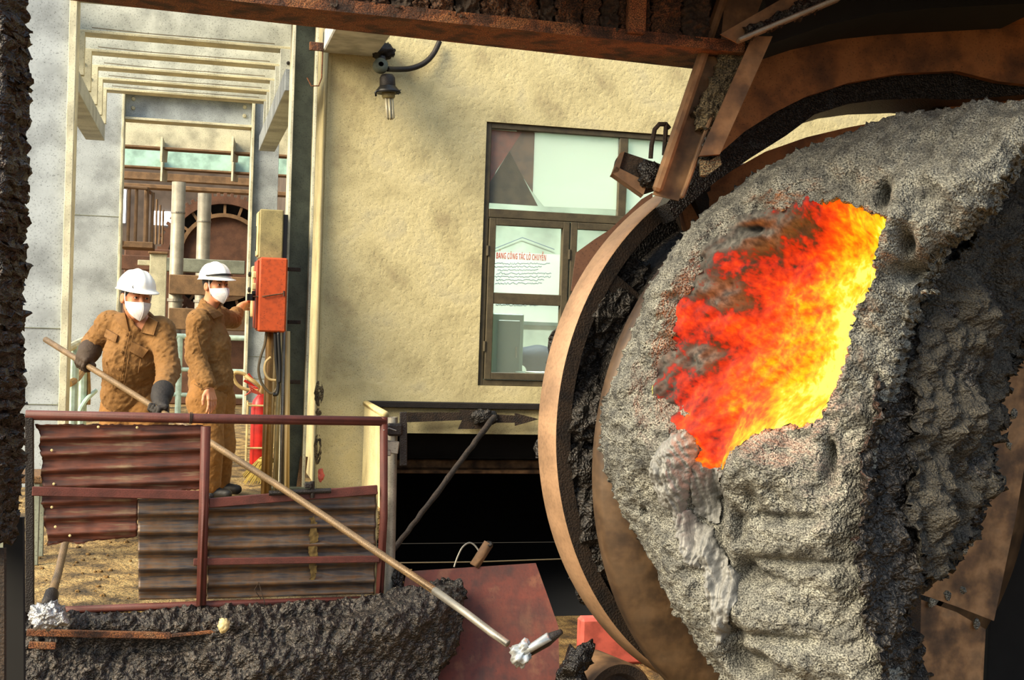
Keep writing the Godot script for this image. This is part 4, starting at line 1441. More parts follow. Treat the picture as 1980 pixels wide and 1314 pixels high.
	relief(st, Q, outer, [], 0.0095, func(x: float, y: float) -> float:
		var h := 0.045
		for b in fb:
			var dx: float = (x - b[0]) / b[2]
			var dy: float = (y - b[1]) / b[3]
			if dx * dx + dy * dy < 5.0: h += b[4] * exp(-(dx * dx + dy * dy) * 1.1)
		return h + nz.get_noise_3d(x * 6.0, y * 3.0, 43.0) * 0.09 + nz2.get_noise_3d(x * 14.0, y * 10.0, 27.0) * 0.04 + nz2.get_noise_3d(x * 38.0, y * 38.0, 2.0) * 0.014, 0.12, Rect2(), 1.5, (cb.x * 0.55 - cb.z).normalized())
	put("outer_crust", st, M.slag_grey, f, "grey brown slag hanging over the shell plates, darkened for the weaker light")  # slag colour darkened because less light reaches this side
	# brown shell plates to the right
	var S := frame3(at(1850, 950, 6.05), cb.x - cb.z * 0.25, cb.y)
	st = ST()
	plate(st, S, [[1700, 500], [2010, 560], [1996, 780], [1985, 880], [1962, 1010], [1922, 1200], [1850, 1172], [1785, 1150], [1690, 1120]], 0.05)
	put("shell_plate", st, M.rust_tan, f)
	st = ST()
	plate(st, S.translated(-S.basis.z * 0.02), [[1700, 1130], [1785, 1160], [1850, 1183], [1906, 1216], [1900, 1335], [1700, 1335]], 0.05)
	put("shell_plate", st, M.rust_tan, f)
	st = ST()
	plate(st, S.translated(S.basis.z * 0.03), [[1755, 1110], [1782, 1112], [1778, 1335], [1756, 1335]], 0.05)
	put("shell_rib", st, M.rust_dark, f)
	st = ST()
	for b in [[1940, 820], [1960, 800], [1905, 935], [1878, 1045], [1865, 1062], [1832, 1150], [1800, 1165], [1888, 1206], [1862, 1140], [1950, 860]]:
		lump(st, Transform3D(Basis(), onplane(b[0], b[1], S.origin, S.basis.z)), Vector3(0.018, 0.026, 0.012) * rng.randf_range(0.7, 1.3), 0.012, 30.0, 5)
	var sp := put("slag_splash", st, M.slag, f)
	sp.set_meta("kind", "stuff")
	# upper shell rising behind the crust
	var T := frame3(at(1650, 260, 6.6), cb.x, cb.y)
	st = ST()
	plate(st, T, [[1318, 405], [1345, 376], [1400, 338], [1480, 293], [1560, 265], [1640, 246], [1720, 231], [1800, 217], [1900, 188], [2010, 166], [2010, 330], [1600, 420], [1350, 520]], 0.9)
	put("upper_shell", st, M.rust_hood, f)
	# support roller under the ring
	var ro := thing("support_roller", "rusty round support roller under the furnace's riding ring", "roller", at(1172, 1352, 6.15))
	var Xr := Transform3D(Basis(u, n, u.cross(n)), at(1172, 1352, 6.15))
	st = ST(true)
	lathe(st, Xr, [[0.19, -0.2], [0.205, -0.19], [0.205, 0.10], [0.195, 0.11]], 48)
	put("tread", st, M.rust_tan, ro)
	st = ST()
	lathe(st, Xr, [[0.195, 0.11], [0.15, 0.10], [0.13, 0.06], [0.06, 0.06], [0.06, 0.16], [0, 0.16]], 48)
	put("hub", st, M.rust_dark, ro)
	st = ST()
	lathe(st, Xr, [[0.19, -0.2], [0, -0.2]], 48)
	put("back_disc", st, M.rust_dark, ro)
	st = ST()
	bx(st, Xr.origin + Vector3(-0.2, -0.6, -0.35), Xr.origin + Vector3(0.2, -0.16, -0.2), 0.01)
	var bs := put("bearing_block", st, M.steel_dark, ro)

func hood() -> void:
	# fume hood plate over the furnace, with a black lip widened over the shaded gap below
	var P := frame3(at(1650, 150, 6.25), cb.x - cb.z * 0.12, cb.y)
	var arc := [[1362, 305], [1392, 296], [1440, 254], [1500, 216], [1560, 186], [1640, 160], [1740, 142], [1850, 137], [1930, 157], [2010, 166]]
	var h := thing("fume_hood", "brown rusty fume hood curving over the furnace mouth", "hood", at(1650, 150, 6.25))
	var st := ST()
	var pl := arc.duplicate()
	pl.append_array([[2400, 300], [2400, -40], [1500, -40], [1470, 60]])
	plate(st, P, pl, 0.05)
	put("hood_plate", st, M.rust_hood, h)
	st = ST()
	var lip := [[1356, 300], [1392, 292], [1440, 250], [1500, 212], [1560, 182], [1640, 156], [1740, 138], [1850, 134], [1930, 154], [2010, 163], [2390, 292], [2390, 312], [2010, 180], [1900, 190], [1830, 193], [1790, 190], [1700, 193], [1640, 201], [1575, 221], [1520, 262], [1450, 306], [1380, 354], [1330, 398], [1305, 425], [1290, 392], [1330, 345]]
	plate(st, P.translated(-P.basis.z * 0.06), lip, 0.42)
	put("black_lip", st, M.slag_black, h)
	st = ST()
	plate(st, P.translated(P.basis.z * 0.5), [[1470, -60], [2040, -60], [2040, 4], [1800, 16], [1700, 26], [1600, 48], [1492, 84]], 0.6)
	put("shade_cap", st, M.shade_black, h)  # near-black piece added for the shadow over the top of the hood
	# unseen canopy added overhead to shade the crust and the hood top
	st = ST()
	bx(st, Vector3(0.7, 2.95, -6.4), Vector3(6.8, 3.05, -3.9), 0.01)
	bx(st, Vector3(1.9, 2.95, -6.45), Vector3(6.8, 3.9, -6.38), 0.01)
	put("added_canopy", st, M.rust_hood, h)
	# steel chute channel beside the hood
	var D := frame3(at(1350, 200, 5.7), cb.x, cb.y)
	var c := thing("chute_channel", "long slanting steel channel caked with slag left of the fume hood", "channel", at(1350, 200, 5.7))
	st = ST()
	plate(st, D, [[1392, -30], [1486, -30], [1372, 262], [1312, 388], [1262, 376], [1290, 300]], 0.012)
	put("web", st, M.rust_tan, c)
	st = ST()
	var e0 := onplane(1404, -30, D.origin, D.basis.z)
	var e1 := onplane(1268, 372, D.origin, D.basis.z)
	bar(st, e0 + D.basis.z * 0.03, e1 + D.basis.z * 0.03, 0.045, 0.07, D.basis.x, 0.018)
	put("flange", st, M.rust_tan, c)
	st = ST()
	var e2 := onplane(1372, 230, D.origin, D.basis.z)
	var e3 := onplane(1316, 384, D.origin, D.basis.z)
	bar(st, e2 + D.basis.z * 0.03, e3 + D.basis.z * 0.03, 0.02, 0.06, D.basis.x, 0.006)
	put("flange", st, M.rust_tan, c)
	st = ST(true)
	var cake := toplane(D, [[1418, 60], [1470, 50], [1455, 90], [1438, 140], [1420, 190], [1400, 250], [1375, 262], [1345, 252], [1340, 220], [1362, 180], [1390, 110]])
	relief(st, D, cake, [], 0.007, func(x: float, y: float) -> float: return 0.05 + nz.get_noise_2d(x * 12, y * 12) * 0.03 + nz2.get_noise_2d(x * 40, y * 40) * 0.012, 0.06)
	put("slag_cake", st, M.slag_brown, c)
	st = ST(true)
	cake = toplane(D, [[1392, 236], [1402, 262], [1375, 300], [1352, 330], [1342, 320], [1356, 280], [1372, 240]])
	relief(st, D, cake, [], 0.007, func(x: float, y: float) -> float: return 0.06 + nz.get_noise_2d(x * 14, y * 14) * 0.03, 0.07)
	put("slag_cake", st, M.slag_dark, c)
	st = ST()
	plate(st, D.translated(D.basis.z * 0.13), [[1455, 70], [1494, 70], [1392, 298], [1352, 301]], 0.03)
	one("flat_bar", st, M.rust_tan, "slanting flat steel bar along the left edge of the fume hood", "bar")
	st = ST()
	plate(st, D.translated(D.basis.z * 0.08), [[1353, 308], [1372, 310], [1392, 300], [1396, 318], [1366, 340], [1356, 338]], 0.05)
	one("bar_stub", st, M.slag_brown, "small broken stub under the slanting flat bar's end", "stub")
	var sb := thing("short_channel", "short steel channel lying across the top of the slanting channel", "channel", at(1480, 40, 5.45))
	var E := D.translated(D.basis.z * 0.24)
	st = ST()
	plate(st, E, [[1393, 66], [1428, 84], [1600, 12], [1640, -30], [1560, -30]], 0.012)
	put("web", st, M.rust_tan, sb)
	st = ST()
	var g0 := onplane(1424, 82, E.origin, E.basis.z)
	var g1 := onplane(1620, 0, E.origin, E.basis.z)
	bar(st, g0 + E.basis.z * 0.03, g1 + E.basis.z * 0.03, 0.02, 0.07, Vector3.UP, 0.005)
	put("flange", st, M.steel, sb)
	st = ST(true)
	relief(st, E, toplane(E, [[1440, 60], [1560, 0], [1600, -10], [1610, 8], [1500, 52], [1450, 74]]), [], 0.008, func(x: float, y: float) -> float: return 0.04 + nz.get_noise_2d(x * 14, y * 14) * 0.03, 0.05)
	put("slag_cake", st, M.slag_dark, sb)
	var bl := thing("iron_block", "slag covered iron block beside the lower end of the slanting channel", "block", at(1235, 335, 5.75))
	var G := frame3(at(1235, 335, 5.78), cb.x * 0.93 - cb.y * 0.32, cb.y)
	st = ST()
	plate(st, G, [[1208, 294], [1280, 318], [1284, 360], [1240, 374], [1186, 336], [1192, 306]], 0.10)
	put("body", st, M.rust_dark, bl)
	st = ST()
	plate(st, G.translated(G.basis.z * 0.02), [[1183, 334], [1192, 322], [1252, 352], [1244, 377]], 0.12)
	put("lower_edge", st, M.rust_tan, bl)
	st = ST()
	plate(st, G.translated(G.basis.z * 0.02), [[1198, 296], [1208, 292], [1196, 332], [1183, 336]], 0.12)
	put("side_edge", st, M.rust_tan, bl)
	st = ST(true)
	lump(st, Transform3D(G.basis, at(1256, 338, 5.74)), Vector3(0.055, 0.06, 0.04), 0.03, 16.0, 14)
	put("slag_lump", st, M.slag_black, bl)
	st = ST()
	tube(st, [at(1258, 306, 5.72), at(1260, 280, 5.72), at(1266, 250, 5.72), at(1275, 240, 5.72), at(1288, 240, 5.73), at(1294, 248, 5.74)], 0.011, 8)
	tube(st, [at(1288, 240, 5.73), at(1284, 300, 5.74)], 0.011, 8)
	one("iron_hook", st, M.rust_dark, "bent rusty iron hook standing above the slag covered block", "hook")
	var Kp := frame3(at(1170, 500, 7.35), cb.x, cb.y)
	st = ST()
	plate(st, Kp, [[1114, 488], [1150, 462], [1180, 443], [1240, 385], [1262, 372], [1262, 560], [1104, 562]], 0.04)
	one("cover_plate", st, M.machine_red, "red brown cover plate between the window and the riding ring", "plate")

# ---------- near beam overhead and near post at the left ----------
func front_beam_and_post() -> void:
	var h := 2.6
	var f0 := ony(40, -10, h)
	var f1 := ony(1440, 144, h)
	var n0 := ony(40, -40, h)
	var n1 := ony(1440, 102, h)
	var o := thing("overhead_beam", "rust crusted beam running across the top of the picture", "beam", (f0 + f1) / 2)
	var st := ST()
	var up := Vector3(0, 0.05, 0)
	quad(st, n0, f0, f1, n1)
	quad(st, f0 + up, n0 + up, n1 + up, f1 + up)
	quad(st, f0, f0 + up, f1 + up, f1)
	quad(st, n0 + up, n0, n1, n1 + up)
	quad(st, f0, n0, n0 + up, f0 + up)
	quad(st, n1, f1, f1 + up, n1 + up)
	put("bottom_flange", st, M.rust, o)
	st = ST()
	var back := (f0 - n0) * 0.55
	bar(st, n0 + back + Vector3(0, 0.3, 0), n1 + back + Vector3(0, 0.3, 0), 0.5, 0.04, Vector3.UP)
	put("web", st, M.rust_dark, o)
	var L := n0.distance_to(n1)
	var dir := (n1 - n0) / L
	var P := Transform3D(Basis(dir, Vector3.UP, dir.cross(Vector3.UP)), n0 + (f0 - n0) * 0.12 + up)
	var x := 0.75
	var k := 0
	while x < L - 0.28:
		var w := rng.randf_range(0.07, 0.15)
		st = ST(true)
		var hgt := rng.randf_range(0.10, 0.13)
		var seedk := k * 3.7
		relief(st, P, PackedVector2Array([Vector2(x, -0.035 + rng.randf() * 0.03), Vector2(x + w - 0.008, -0.035 + rng.randf() * 0.03), Vector2(x + w - 0.012, hgt + 0.3), Vector2(x, hgt + 0.3)]), [], 0.006, func(a: float, b: float) -> float: return 0.02 + nz.get_noise_3d(a * 9, b * 9, seedk) * 0.03 + nz2.get_noise_3d(a * 40, b * 40, seedk) * 0.012, 0.14)
		put("crust_block", st, M.rust_scale if k % 3 else M.rust_dark, o)
		x += w
		k += 1
	st = ST()
	bx(st, P * Vector3(L - 0.52, -0.02, 0.02) - Vector3(0.04, 0, 0.02), P * Vector3(L - 0.52, 0.4, 0.04) + Vector3(0.04, 0, 0.02), 0.006)
	put("stiffener", st, M.rust, o)
	# near post, crusted
	var q := thing("crusted_post", "dark slag crusted post filling the left edge", "post", at(10, 650, 4.4))
	var Q := frame3(at(0, 650, 4.4), cb.x, cb.y)
	st = ST(true)
	relief(st, Q, toplane(Q, [[-130, -40], [2, -40], [5, 150], [6, 320], [2, 480], [-2, 640], [-4, 800], [-5, 900], [-12, 960], [-18, 1064], [-130, 1064]]), [], 0.008, func(a: float, b: float) -> float: return nz.get_noise_3d(a * 6, b * 5, 2.0) * 0.035 + nz2.get_noise_3d(a * 24, b * 24, 2.0) * 0.016, 0.24)
	put("upper_crust", st, M.slag_post, q)
	st = ST()
	plate(st, Q.translated(-Q.basis.z * 0.05), [[-70, 1060], [8, 1060], [8, 1340], [-70, 1340]], 0.02)
	put("lower_post", st, M.rust_dark, q)
	st = ST()
	plate(st, Q.translated(-Q.basis.z * 0.3), [[6, 1000], [44, 1000], [46, 1340], [6, 1340]], 0.02)
	put("lower_flange", st, M.shade_black, q)

# ---------- gate of pipe and corrugated sheet ----------
func corr(st: SurfaceTool, P: Transform3D, px: Array, pitch: float, amp: float, tilt: float, seed_: float, ragged := 0.0) -> void:
	var poly := toplane(P, px)
	relief(st, P, poly, [], 0.0085, func(x: float, y: float) -> float:
		var ph := (y - x * tilt) / pitch
		var s := sin(ph * TAU)
		return amp * (2.2 * smooth(0.25, 0.8, s) - 0.5 * smooth(0.5, 0.9, -s) - 0.6) + nz.get_noise_3d(x * 3, y * 3, seed_) * 0.008, 0.004, Rect2(), ragged)
func gate() -> void:
	var g := thing("gate", "low rusty gate of red pipe with corrugated sheets in front of the workers", "gate", Vector3(0.1, 0, GZ))
	var z := GZ
	var st := ST(true)
	tube(st, [onz(50, 802, z), onz(400, 809, z), onz(746, 814, z)], 0.0225, 14)
	put("top_rail", st, M.red_pipe, g)
	st = ST(true)
	tube(st, [onz(742, 806, z), onz(742, 1000, z), onz(733, 1164, z)], 0.019, 14)
	put("end_post", st, M.red_pipe, g)
	st = ST(true)
	tube(st, [onz(398, 824, z + 0.03), onz(389, 1168, z + 0.03)], 0.023, 14)
	put("middle_post", st, M.red_pipe, g)
	st = ST(true)
	tube(st, [onz(60, 1182, z), onz(380, 1169, z), onz(738, 1158, z)], 0.018, 12)
	put("bottom_rail", st, M.red_pipe, g)
	st = ST()
	bar(st, onz(57, 800, z), onz(58, 1184, z), 0.035, 0.04, Vector3.RIGHT)
	put("hinge_post", st, M.steel_dark, g)
	st = ST()
	bar(st, onz(62, 949, z + 0.02), onz(388, 957, z + 0.02), 0.042, 0.012, Vector3.UP)
	put("flat_rail", st, M.red_pipe, g)
	st = ST()
	bar(st, onz(404, 972, z + 0.012), onz(730, 946, z + 0.012), 0.044, 0.012, Vector3.UP)
	put("flat_rail", st, M.red_pipe, g)
	st = ST()
	bar(st, onz(374, 1086, z + 0.02), onz(734, 1080, z + 0.02), 0.032, 0.010, Vector3.UP)
	put("flat_rail", st, M.red_pipe, g)
	st = ST()
	plate(st, zplane(z - 0.03), [[722, 950], [731, 950], [727, 1150], [720, 1150]], 0.01)
	put("edge_strip", st, M.box_cream, g)
	st = ST(true)
	corr(st, zplane(z - 0.012), [[68, 819], [394, 822], [391, 946], [266, 954], [266, 1038], [180, 1046], [150, 1052], [125, 1047], [92, 1056], [90, 1024], [84, 1018], [86, 985], [80, 970], [84, 945], [78, 915], [82, 890], [75, 862], [78, 845]], 0.072, 0.008, 0.045, 1.0, 0.3)
	put("corrugated_sheet", st, M.sheet_red, g, "red brown corrugated sheet with a torn left edge")
	st = ST(true)
	corr(st, zplane(z - 0.002), [[266, 964], [392, 963], [389, 1156], [268, 1160]], 0.085, 0.008, 0.0, 5.0)
	put("corrugated_sheet", st, M.sheet_grey, g, "narrow grey brown corrugated sheet")
	st = ST(true)
	corr(st, zplane(z - 0.012), [[402, 965], [560, 958], [728, 944], [724, 1148], [400, 1158]], 0.088, 0.009, 0.01, 9.0)
	put("corrugated_sheet", st, M.sheet_grey, g, "wide grey brown corrugated sheet with a slit patched in olive brown")
	# rust-eaten slit patched from behind
	st = ST(true)
	var sl := toplane(zplane(z + 0.006), [[600, 1000], [610, 1000], [614, 1030], [613, 1090], [608, 1124], [600, 1120], [598, 1060]])
	relief(st, zplane(z + 0.002), sl, [], 0.005, func(a: float, b: float) -> float: return nz.get_noise_2d(a * 30, b * 30) * 0.004, 0.0)
	put("rust_patch", st, M.slit, g)
	for p in [[190, 825], [265, 826], [100, 870], [104, 935], [100, 980], [107, 1018], [135, 1035]]:
		st = ST()
		lathe(st, Transform3D(Basis(Vector3.RIGHT, PI / 2), onz(p[0], p[1], z + 0.002)), [[0.006, -0.004], [0.006, 0.002], [0.0, 0.004]], 8)
		put("rivet", st, M.box_cream, g)
	# latch and wire ties
	st = ST()
	tube(st, [onz(520, 953, z + 0.03), onz(640, 948, z + 0.03)], 0.012, 8)
	tube(st, [onz(604, 930, z + 0.03), onz(604, 962, z + 0.03)], 0.010, 8)
	bx(st, onz(588, 942, z + 0.02), onz(604, 934, z + 0.05), 0.004)
	put("latch", st, M.steel_dark, g)
	st = ST()
	for x in [368.0, 371.0]:
		var ring := []
		for k in 13:
			ring.append(onz(x, 808, z) + Vector3(0, cos(TAU * k / 12), sin(TAU * k / 12)) * 0.026)
		tube(st, ring, 0.0025, 5, false)
	put("wire_tie", st, M.rust_dark, g)
	st = ST()
	tube(st, [onz(505, 1158, z + 0.03), onz(492, 1140, z + 0.04), onz(500, 1125, z + 0.03), onz(512, 1165, z + 0.04), onz(508, 1172, z + 0.03)], 0.0022, 5)
	put("wire_tie", st, M.rust_dark, g)
	st = ST(true)
	lump(st, Transform3D(Basis(), onz(406, 962, z - 0.03)), Vector3(0.016, 0.022, 0.016), 0.012, 30.0, 9)
	put("chain_knot", st, M.steel_dark, g)
	# post the gate shuts against
	var p := thing("gate_post", "dark pipe post with an open top that the gate shuts against", "post", onz(755, 1165, z - 0.1))
	st = ST(true)
	tube(st, [onz(752, 1180, z - 0.1), onz(759, 806, z - 0.1)], 0.026, 14, false)
	tube(st, [onz(752, 1180, z - 0.1), onz(759, 806, z - 0.1)], 0.021, 14, false)
	put("pipe", st, M.steel, p)
	st = ST()
	bar(st, onz(780, 796, z - 0.05), onz(780, 900, z - 0.05), 0.036, 0.012, Vector3.RIGHT)
	put("upright_plate", st, M.steel_dark, p)
	st = ST()
	box(st, Transform3D(Basis(), onz(763, 830, z - 0.05)), Vector3(0.075, 0.06, 0.05), 0.01)
	put("lock_box", st, M.steel_dark, p)
	st = ST()
	box(st, Transform3D(Basis(Vector3.BACK, -0.1), onz(757, 864, z - 0.02)), Vector3(0.07, 0.062, 0.014), 0.006)
	box(st, Transform3D(Basis(), onz(746, 875, z - 0.015)), Vector3(0.05, 0.03, 0.012), 0.004)
	put("keeper_plate", st, M.steel, p)
	st = ST()
	tube(st, [onz(742, 831, z + 0.02), onz(752, 827, z - 0.02), onz(766, 832, z - 0.02)], 0.003, 5)
	put("tie_wire", st, M.aluminium, p)
	# scrap of plate seen just left of the gate's middle opening
	st = ST()
	var sd := thing("slag_dribble", "black dribble of slag hanging beside the gate post's foot", "slag", onz(770, 1130, z - 0.1))
	st = ST(true)
	lump(st, Transform3D(Basis(), onz(768, 1125, z - 0.08)), Vector3(0.03, 0.09, 0.03), 0.03, 10.0, 14)
	put("dribble", st, M.slag_black, sd)

# ---------- slag-caked floor edge, plate and tools below the gate ----------
func ledge_and_plate() -> void:
	var o := onz(430, 1176, -5.96)
	var P := frame3(o, Vector3(1, 0, 0), Vector3(0, 0.82, -0.50))
	var st := ST(true)
	var bumps := []
	for b in [[770, 1215, 105, 60, 0.20], [640, 1240, 120, 60, 0.10], [480, 1215, 120, 30, 0.05], [430, 1280, 90, 40, 0.06], [560, 1300, 90, 40, 0.08], [850, 1170, 50, 40, 0.08], [250, 1210, 160, 20, 0.04], [700, 1180, 60, 25, -0.05], [300, 1250, 150, 14, -0.06], [620, 1195, 80, 10, -0.05], [370, 1300, 60, 16, -0.05], [200, 1300, 120, 40, -0.04]]:
		var q := toplane(P, [[b[0], b[1]]])[0]
		bumps.append([q.x, q.y, b[2] * 0.0024, b[3] * 0.0026, b[4]])
	relief(st, P, toplane(P, [[40, 1188], [140, 1184], [260, 1180], [390, 1172], [480, 1170], [600, 1164], [700, 1160], [745, 1152], [770, 1140], [800, 1144], [850, 1124], [890, 1120], [900, 1148], [888, 1172], [892, 1215], [876, 1262], [850, 1290], [836, 1345], [30, 1345]]), [], 0.0075, func(x: float, y: float) -> float:
		var h := 0.0
		for b in bumps:
			var dx: float = (x - b[0]) / b[2]
			var dy: float = (y - b[1]) / b[3]
			if dx * dx + dy * dy < 5.0: h += b[4] * exp(-(dx * dx + dy * dy))
		return h + nz.get_noise_3d(x * 5, y * 5, 21.0) * 0.035 + nz2.get_noise_3d(x * 14, y * 14, 5.0) * 0.024 + nz2.get_noise_3d(x * 40, y * 40, 9.0) * 0.014, 0.25)
	one("slag_bank", st, M.clinker, "rough black slag bank caked along the floor edge under the gate", "slag")
	st = ST()
	bar(st, onz(52, 1222, -5.86), onz(330, 1228, -5.86), 0.03, 0.02, Vector3.UP)
	bar(st, onz(330, 1228, -5.86), onz(520, 1210, -5.88), 0.016, 0.02, Vector3.UP)
	bar(st, onz(56, 1246, -5.84), onz(108, 1248, -5.84), 0.03, 0.02, Vector3.UP)
	one("edge_iron", st, M.rust, "orange rusted edge iron half buried in the slag bank", "iron strip")
	st = ST(true)
	lump(st, Transform3D(Basis(), onz(432, 1206, -5.78)), Vector3(0.026, 0.032, 0.024), 0.014, 20.0, 12)
	one("pale_stone", st, M.box_cream, "pale stone stuck in the slag bank below the gate's middle post", "stone")
	# leaning rusty plate
	var S := frame3(at(930, 1200, 6.25), cb.x, cb.y - cb.z * 0.5)
	var pl := thing("rusty_plate", "reddish rusty steel plate leaning beside the slag bank", "plate", at(930, 1200, 6.25))
	st = ST()
	plate(st, S, [[786, 1104], [1036, 1088], [1062, 1160], [1080, 1212], [1082, 1345], [700, 1345], [760, 1240]], 0.02)
	put("sheet", st, M.sheet_dark, pl)
	st = ST(true)
	tube(st, [onplane(917, 1094, S.origin, S.basis.z), onplane(945, 1050, S.origin + S.basis.z * 0.02, S.basis.z)], 0.026, 12)
	put("lifting_lug", st, M.rust_tan, pl)
	st = ST(true)
	lump(st, Transform3D(Basis(), onplane(944, 1052, S.origin + S.basis.z * 0.03, S.basis.z)), Vector3(0.018, 0.014, 0.018), 0.012, 30.0, 8)
	put("lug_slag", st, M.slag_dark, pl)
	st = ST()
	var lp := []
	for q in [[878, 1096], [884, 1078], [894, 1058], [907, 1049], [918, 1054], [928, 1068]]:
		lp.append(onplane(q[0], q[1], S.origin, S.basis.z))
	tube(st, curve(lp), 0.0045, 6)
	put("wire_loop", st, M.steel, pl)
	st = ST()
	tube(st, [onz(746, 1088, -7.4), onz(920, 1086, -7.4), onz(1092, 1080, -7.4)], 0.004, 6)
	one("cable", st, M.cable, "thin brown cable stretched across the dark pit", "cable")
	# lumps by the roller, brick block on the pit floor
	st = ST(true)
	lump(st, Transform3D(Basis(Vector3.BACK, -0.5), at(1108, 1300, 5.9)), Vector3(0.065, 0.13, 0.06), 0.06, 9.0, 20)
	one("slag_lump", st, M.slag_black, "black jagged slag lump left of the support roller", "slag")
	st = ST()
	var b0 := ony(1122, 1288, PIT)
	bx(st, Vector3(b0.x, PIT, b0.z - 0.12), Vector3(b0.x + 0.9, PIT + 0.33, b0.z), 0.02)
	one("red_plinth", st, M.red_pale, "pinkish red painted plinth on the pit floor below the ring", "plinth")
	# ladle with a silvery lump, leaning behind the gate's torn sheet
	var la := thing("slag_ladle", "long handled ladle with a silvery metal lump at the lower left", "ladle", at(92, 1190, 5.5))
	st = ST(true)
	tube(st, [at(128, 1040, 6.05), at(112, 1110, 5.8), at(97, 1158, 5.55)], [0.018, 0.018, 0.022], 10)
	put("handle", st, M.rod, la)
	st = ST(true)
	tube(st, [at(100, 1146, 5.6), at(94, 1172, 5.5)], [0.03, 0.036], 10)
	put("socket", st, M.steel_dark, la)
	st = ST(true)
	lump(st, Transform3D(Basis(), at(92, 1190, 5.45)), Vector3(0.075, 0.052, 0.055), 0.034, 14.0, 24)
	put("silver_lump", st, M.silver, la, "bright crumpled silvery metal")

# ---------- things on the office wall and over the pit ----------
func wall_fittings() -> void:
	# concrete canopy stub at the corner of the wall
	var h := onz(640, 103, WZ).y
	var st := ST()
	bx(st, Vector3(wx0 - 0.05, h, WZ + 0.0), Vector3(onz(726, 103, WZ).x, h + 0.16, WZ + 0.95), 0.01)
	one("canopy_slab", st, M.white_trim, "short pale canopy slab at the top of the office wall", "slab")
	var br := thing("wall_bracket", "rusty strap and bent hook on the corner under the canopy", "bracket", onz(612, 90, WZ + 0.2))
	st = ST()
	var q0 := onz(598, 97, WZ + 0.3)
	var q1 := onz(626, 83, WZ + 0.3)
	bx(st, Vector3(q0.x, q0.y, WZ + 0.29), Vector3(q1.x, q1.y, WZ + 0.31), 0.003)
	put("strap", st, M.rust, br)
	st = ST()
	tube(st, [onz(624, 98, WZ + 0.3), onz(622, 150, WZ + 0.3), onz(616, 166, WZ + 0.3), onz(602, 166, WZ + 0.3), onz(594, 150, WZ + 0.3)], 0.006, 6)
	put("hook", st, M.rust, br)
	# fluorescent lamp in its cracked holder
	var z := WZ + 0.25
	var la := thing("wall_lamp", "unlit compact fluorescent lamp hanging in a broken holder on the wall", "lamp", onz(750, 130, z))
	st = ST(true)
	lump(st, Transform3D(Basis(), onz(742, 100, z - 0.12)), Vector3(0.09, 0.06, 0.10), 0.03, 12.0, 14)
	tube(st, [onz(742, 100, WZ), onz(738, 118, z)], 0.03, 8)
	put("wall_mount", st, M.steel_dark, la)
	st = ST(true)
	lathe(st, Transform3D(Basis(Vector3.RIGHT, PI / 2 - 0.25), onz(735, 129, z)), [[0.02, 0.05], [0.055, 0.045], [0.06, 0.0], [0.03, -0.04], [0, -0.04]], 18)
	put("cable_gland", st, M.green_dark, la)
	st = ST(true)
	var bt := onz(749, 143, z)
	lathe(st, Transform3D(Basis(Vector3.BACK, 0.05), bt), [[0, 0.0], [0.045, -0.005], [0.06, -0.03], [0.062, -0.10], [0.055, -0.115]], 18)
	put("holder", st, M.steel_dark, la)
	st = ST(true)
	lathe(st, Transform3D(Basis(Vector3.BACK, 0.05), bt), [[0.06, -0.09], [0.085, -0.12], [0.105, -0.145], [0.08, -0.15], [0.045, -0.13]], 18)
	tube(st, [onz(737, 172, z + 0.05), onz(726, 178, z + 0.05), onz(727, 186, z + 0.05)], 0.009, 6)
	tube(st, [onz(764, 176, z + 0.05), onz(775, 174, z + 0.05), onz(770, 182, z + 0.05), onz(765, 178, z + 0.05)], 0.006, 6)
	put("clamp_ring", st, M.black, la)
	st = ST(true)
	lathe(st, Transform3D(Basis(Vector3.BACK, 0.03), onz(751, 174, z)), [[0, 0.0], [0.05, -0.0], [0.052, -0.05], [0.042, -0.065], [0, -0.065]], 16)
	put("lamp_base", st, M.box_grey, la)
	for s in [[-0.022, 0.014], [0.0, 0.02], [0.022, 0.014], [-0.012, -0.016], [0.012, -0.016]]:
		st = ST(true)
		var c := onz(751, 184, z) + Vector3(s[0], 0, s[1])
		var e := onz(754, 228, z) + Vector3(s[0], 0, s[1])
		tube(st, [c, e, e + Vector3(-s[0] * 0.4, -0.012, 0)], [0.0125, 0.0125, 0.005], 8)
		put("glass_tube", st, M.bulb, la)
	st = ST(true)
	tube(st, curve([onz(850, 80, WZ + 0.05), onz(838, 104, WZ + 0.06), onz(820, 122, WZ + 0.08), onz(795, 132, WZ + 0.1), onz(768, 134, WZ + 0.16), onz(748, 133, z)]), 0.022, 10)
	one("conduit", st, M.steel_dark, "rusty bent conduit running up the wall from the lamp", "pipe")
	# ledge, parapet panel and iron arrow over the pit
	st = ST()
	var l0 := onz(708, 786, WZ)
	bx(st, Vector3(l0.x, l0.y, WZ + 0.002), Vector3(7.5, l0.y + 0.05, WZ + 0.06), 0.006)
	one("wall_ledge", st, M.steel_dark, "dark narrow steel ledge along the foot of the office wall", "ledge")
	var pa := thing("parapet_panel", "cream sheet panel guarding the pit edge under the office wall", "panel", onz(735, 900, -9.5))
	var xa := onz(706, 778, WZ).x
	st = ST()
	bx(st, Vector3(xa - 0.012, 0, -9.95), Vector3(xa + 0.012, l0.y + 0.02, -8.95), 0.003)
	put("sheet", st, M.plaster, pa)
	st = ST(true)
	tube(st, [Vector3(xa, l0.y + 0.03, -9.95), Vector3(xa, l0.y + 0.03, -8.9)], 0.026, 10)
	put("top_tube", st, M.box_cream, pa)
	var P := zplane(WZ + 0.10)
	st = ST()
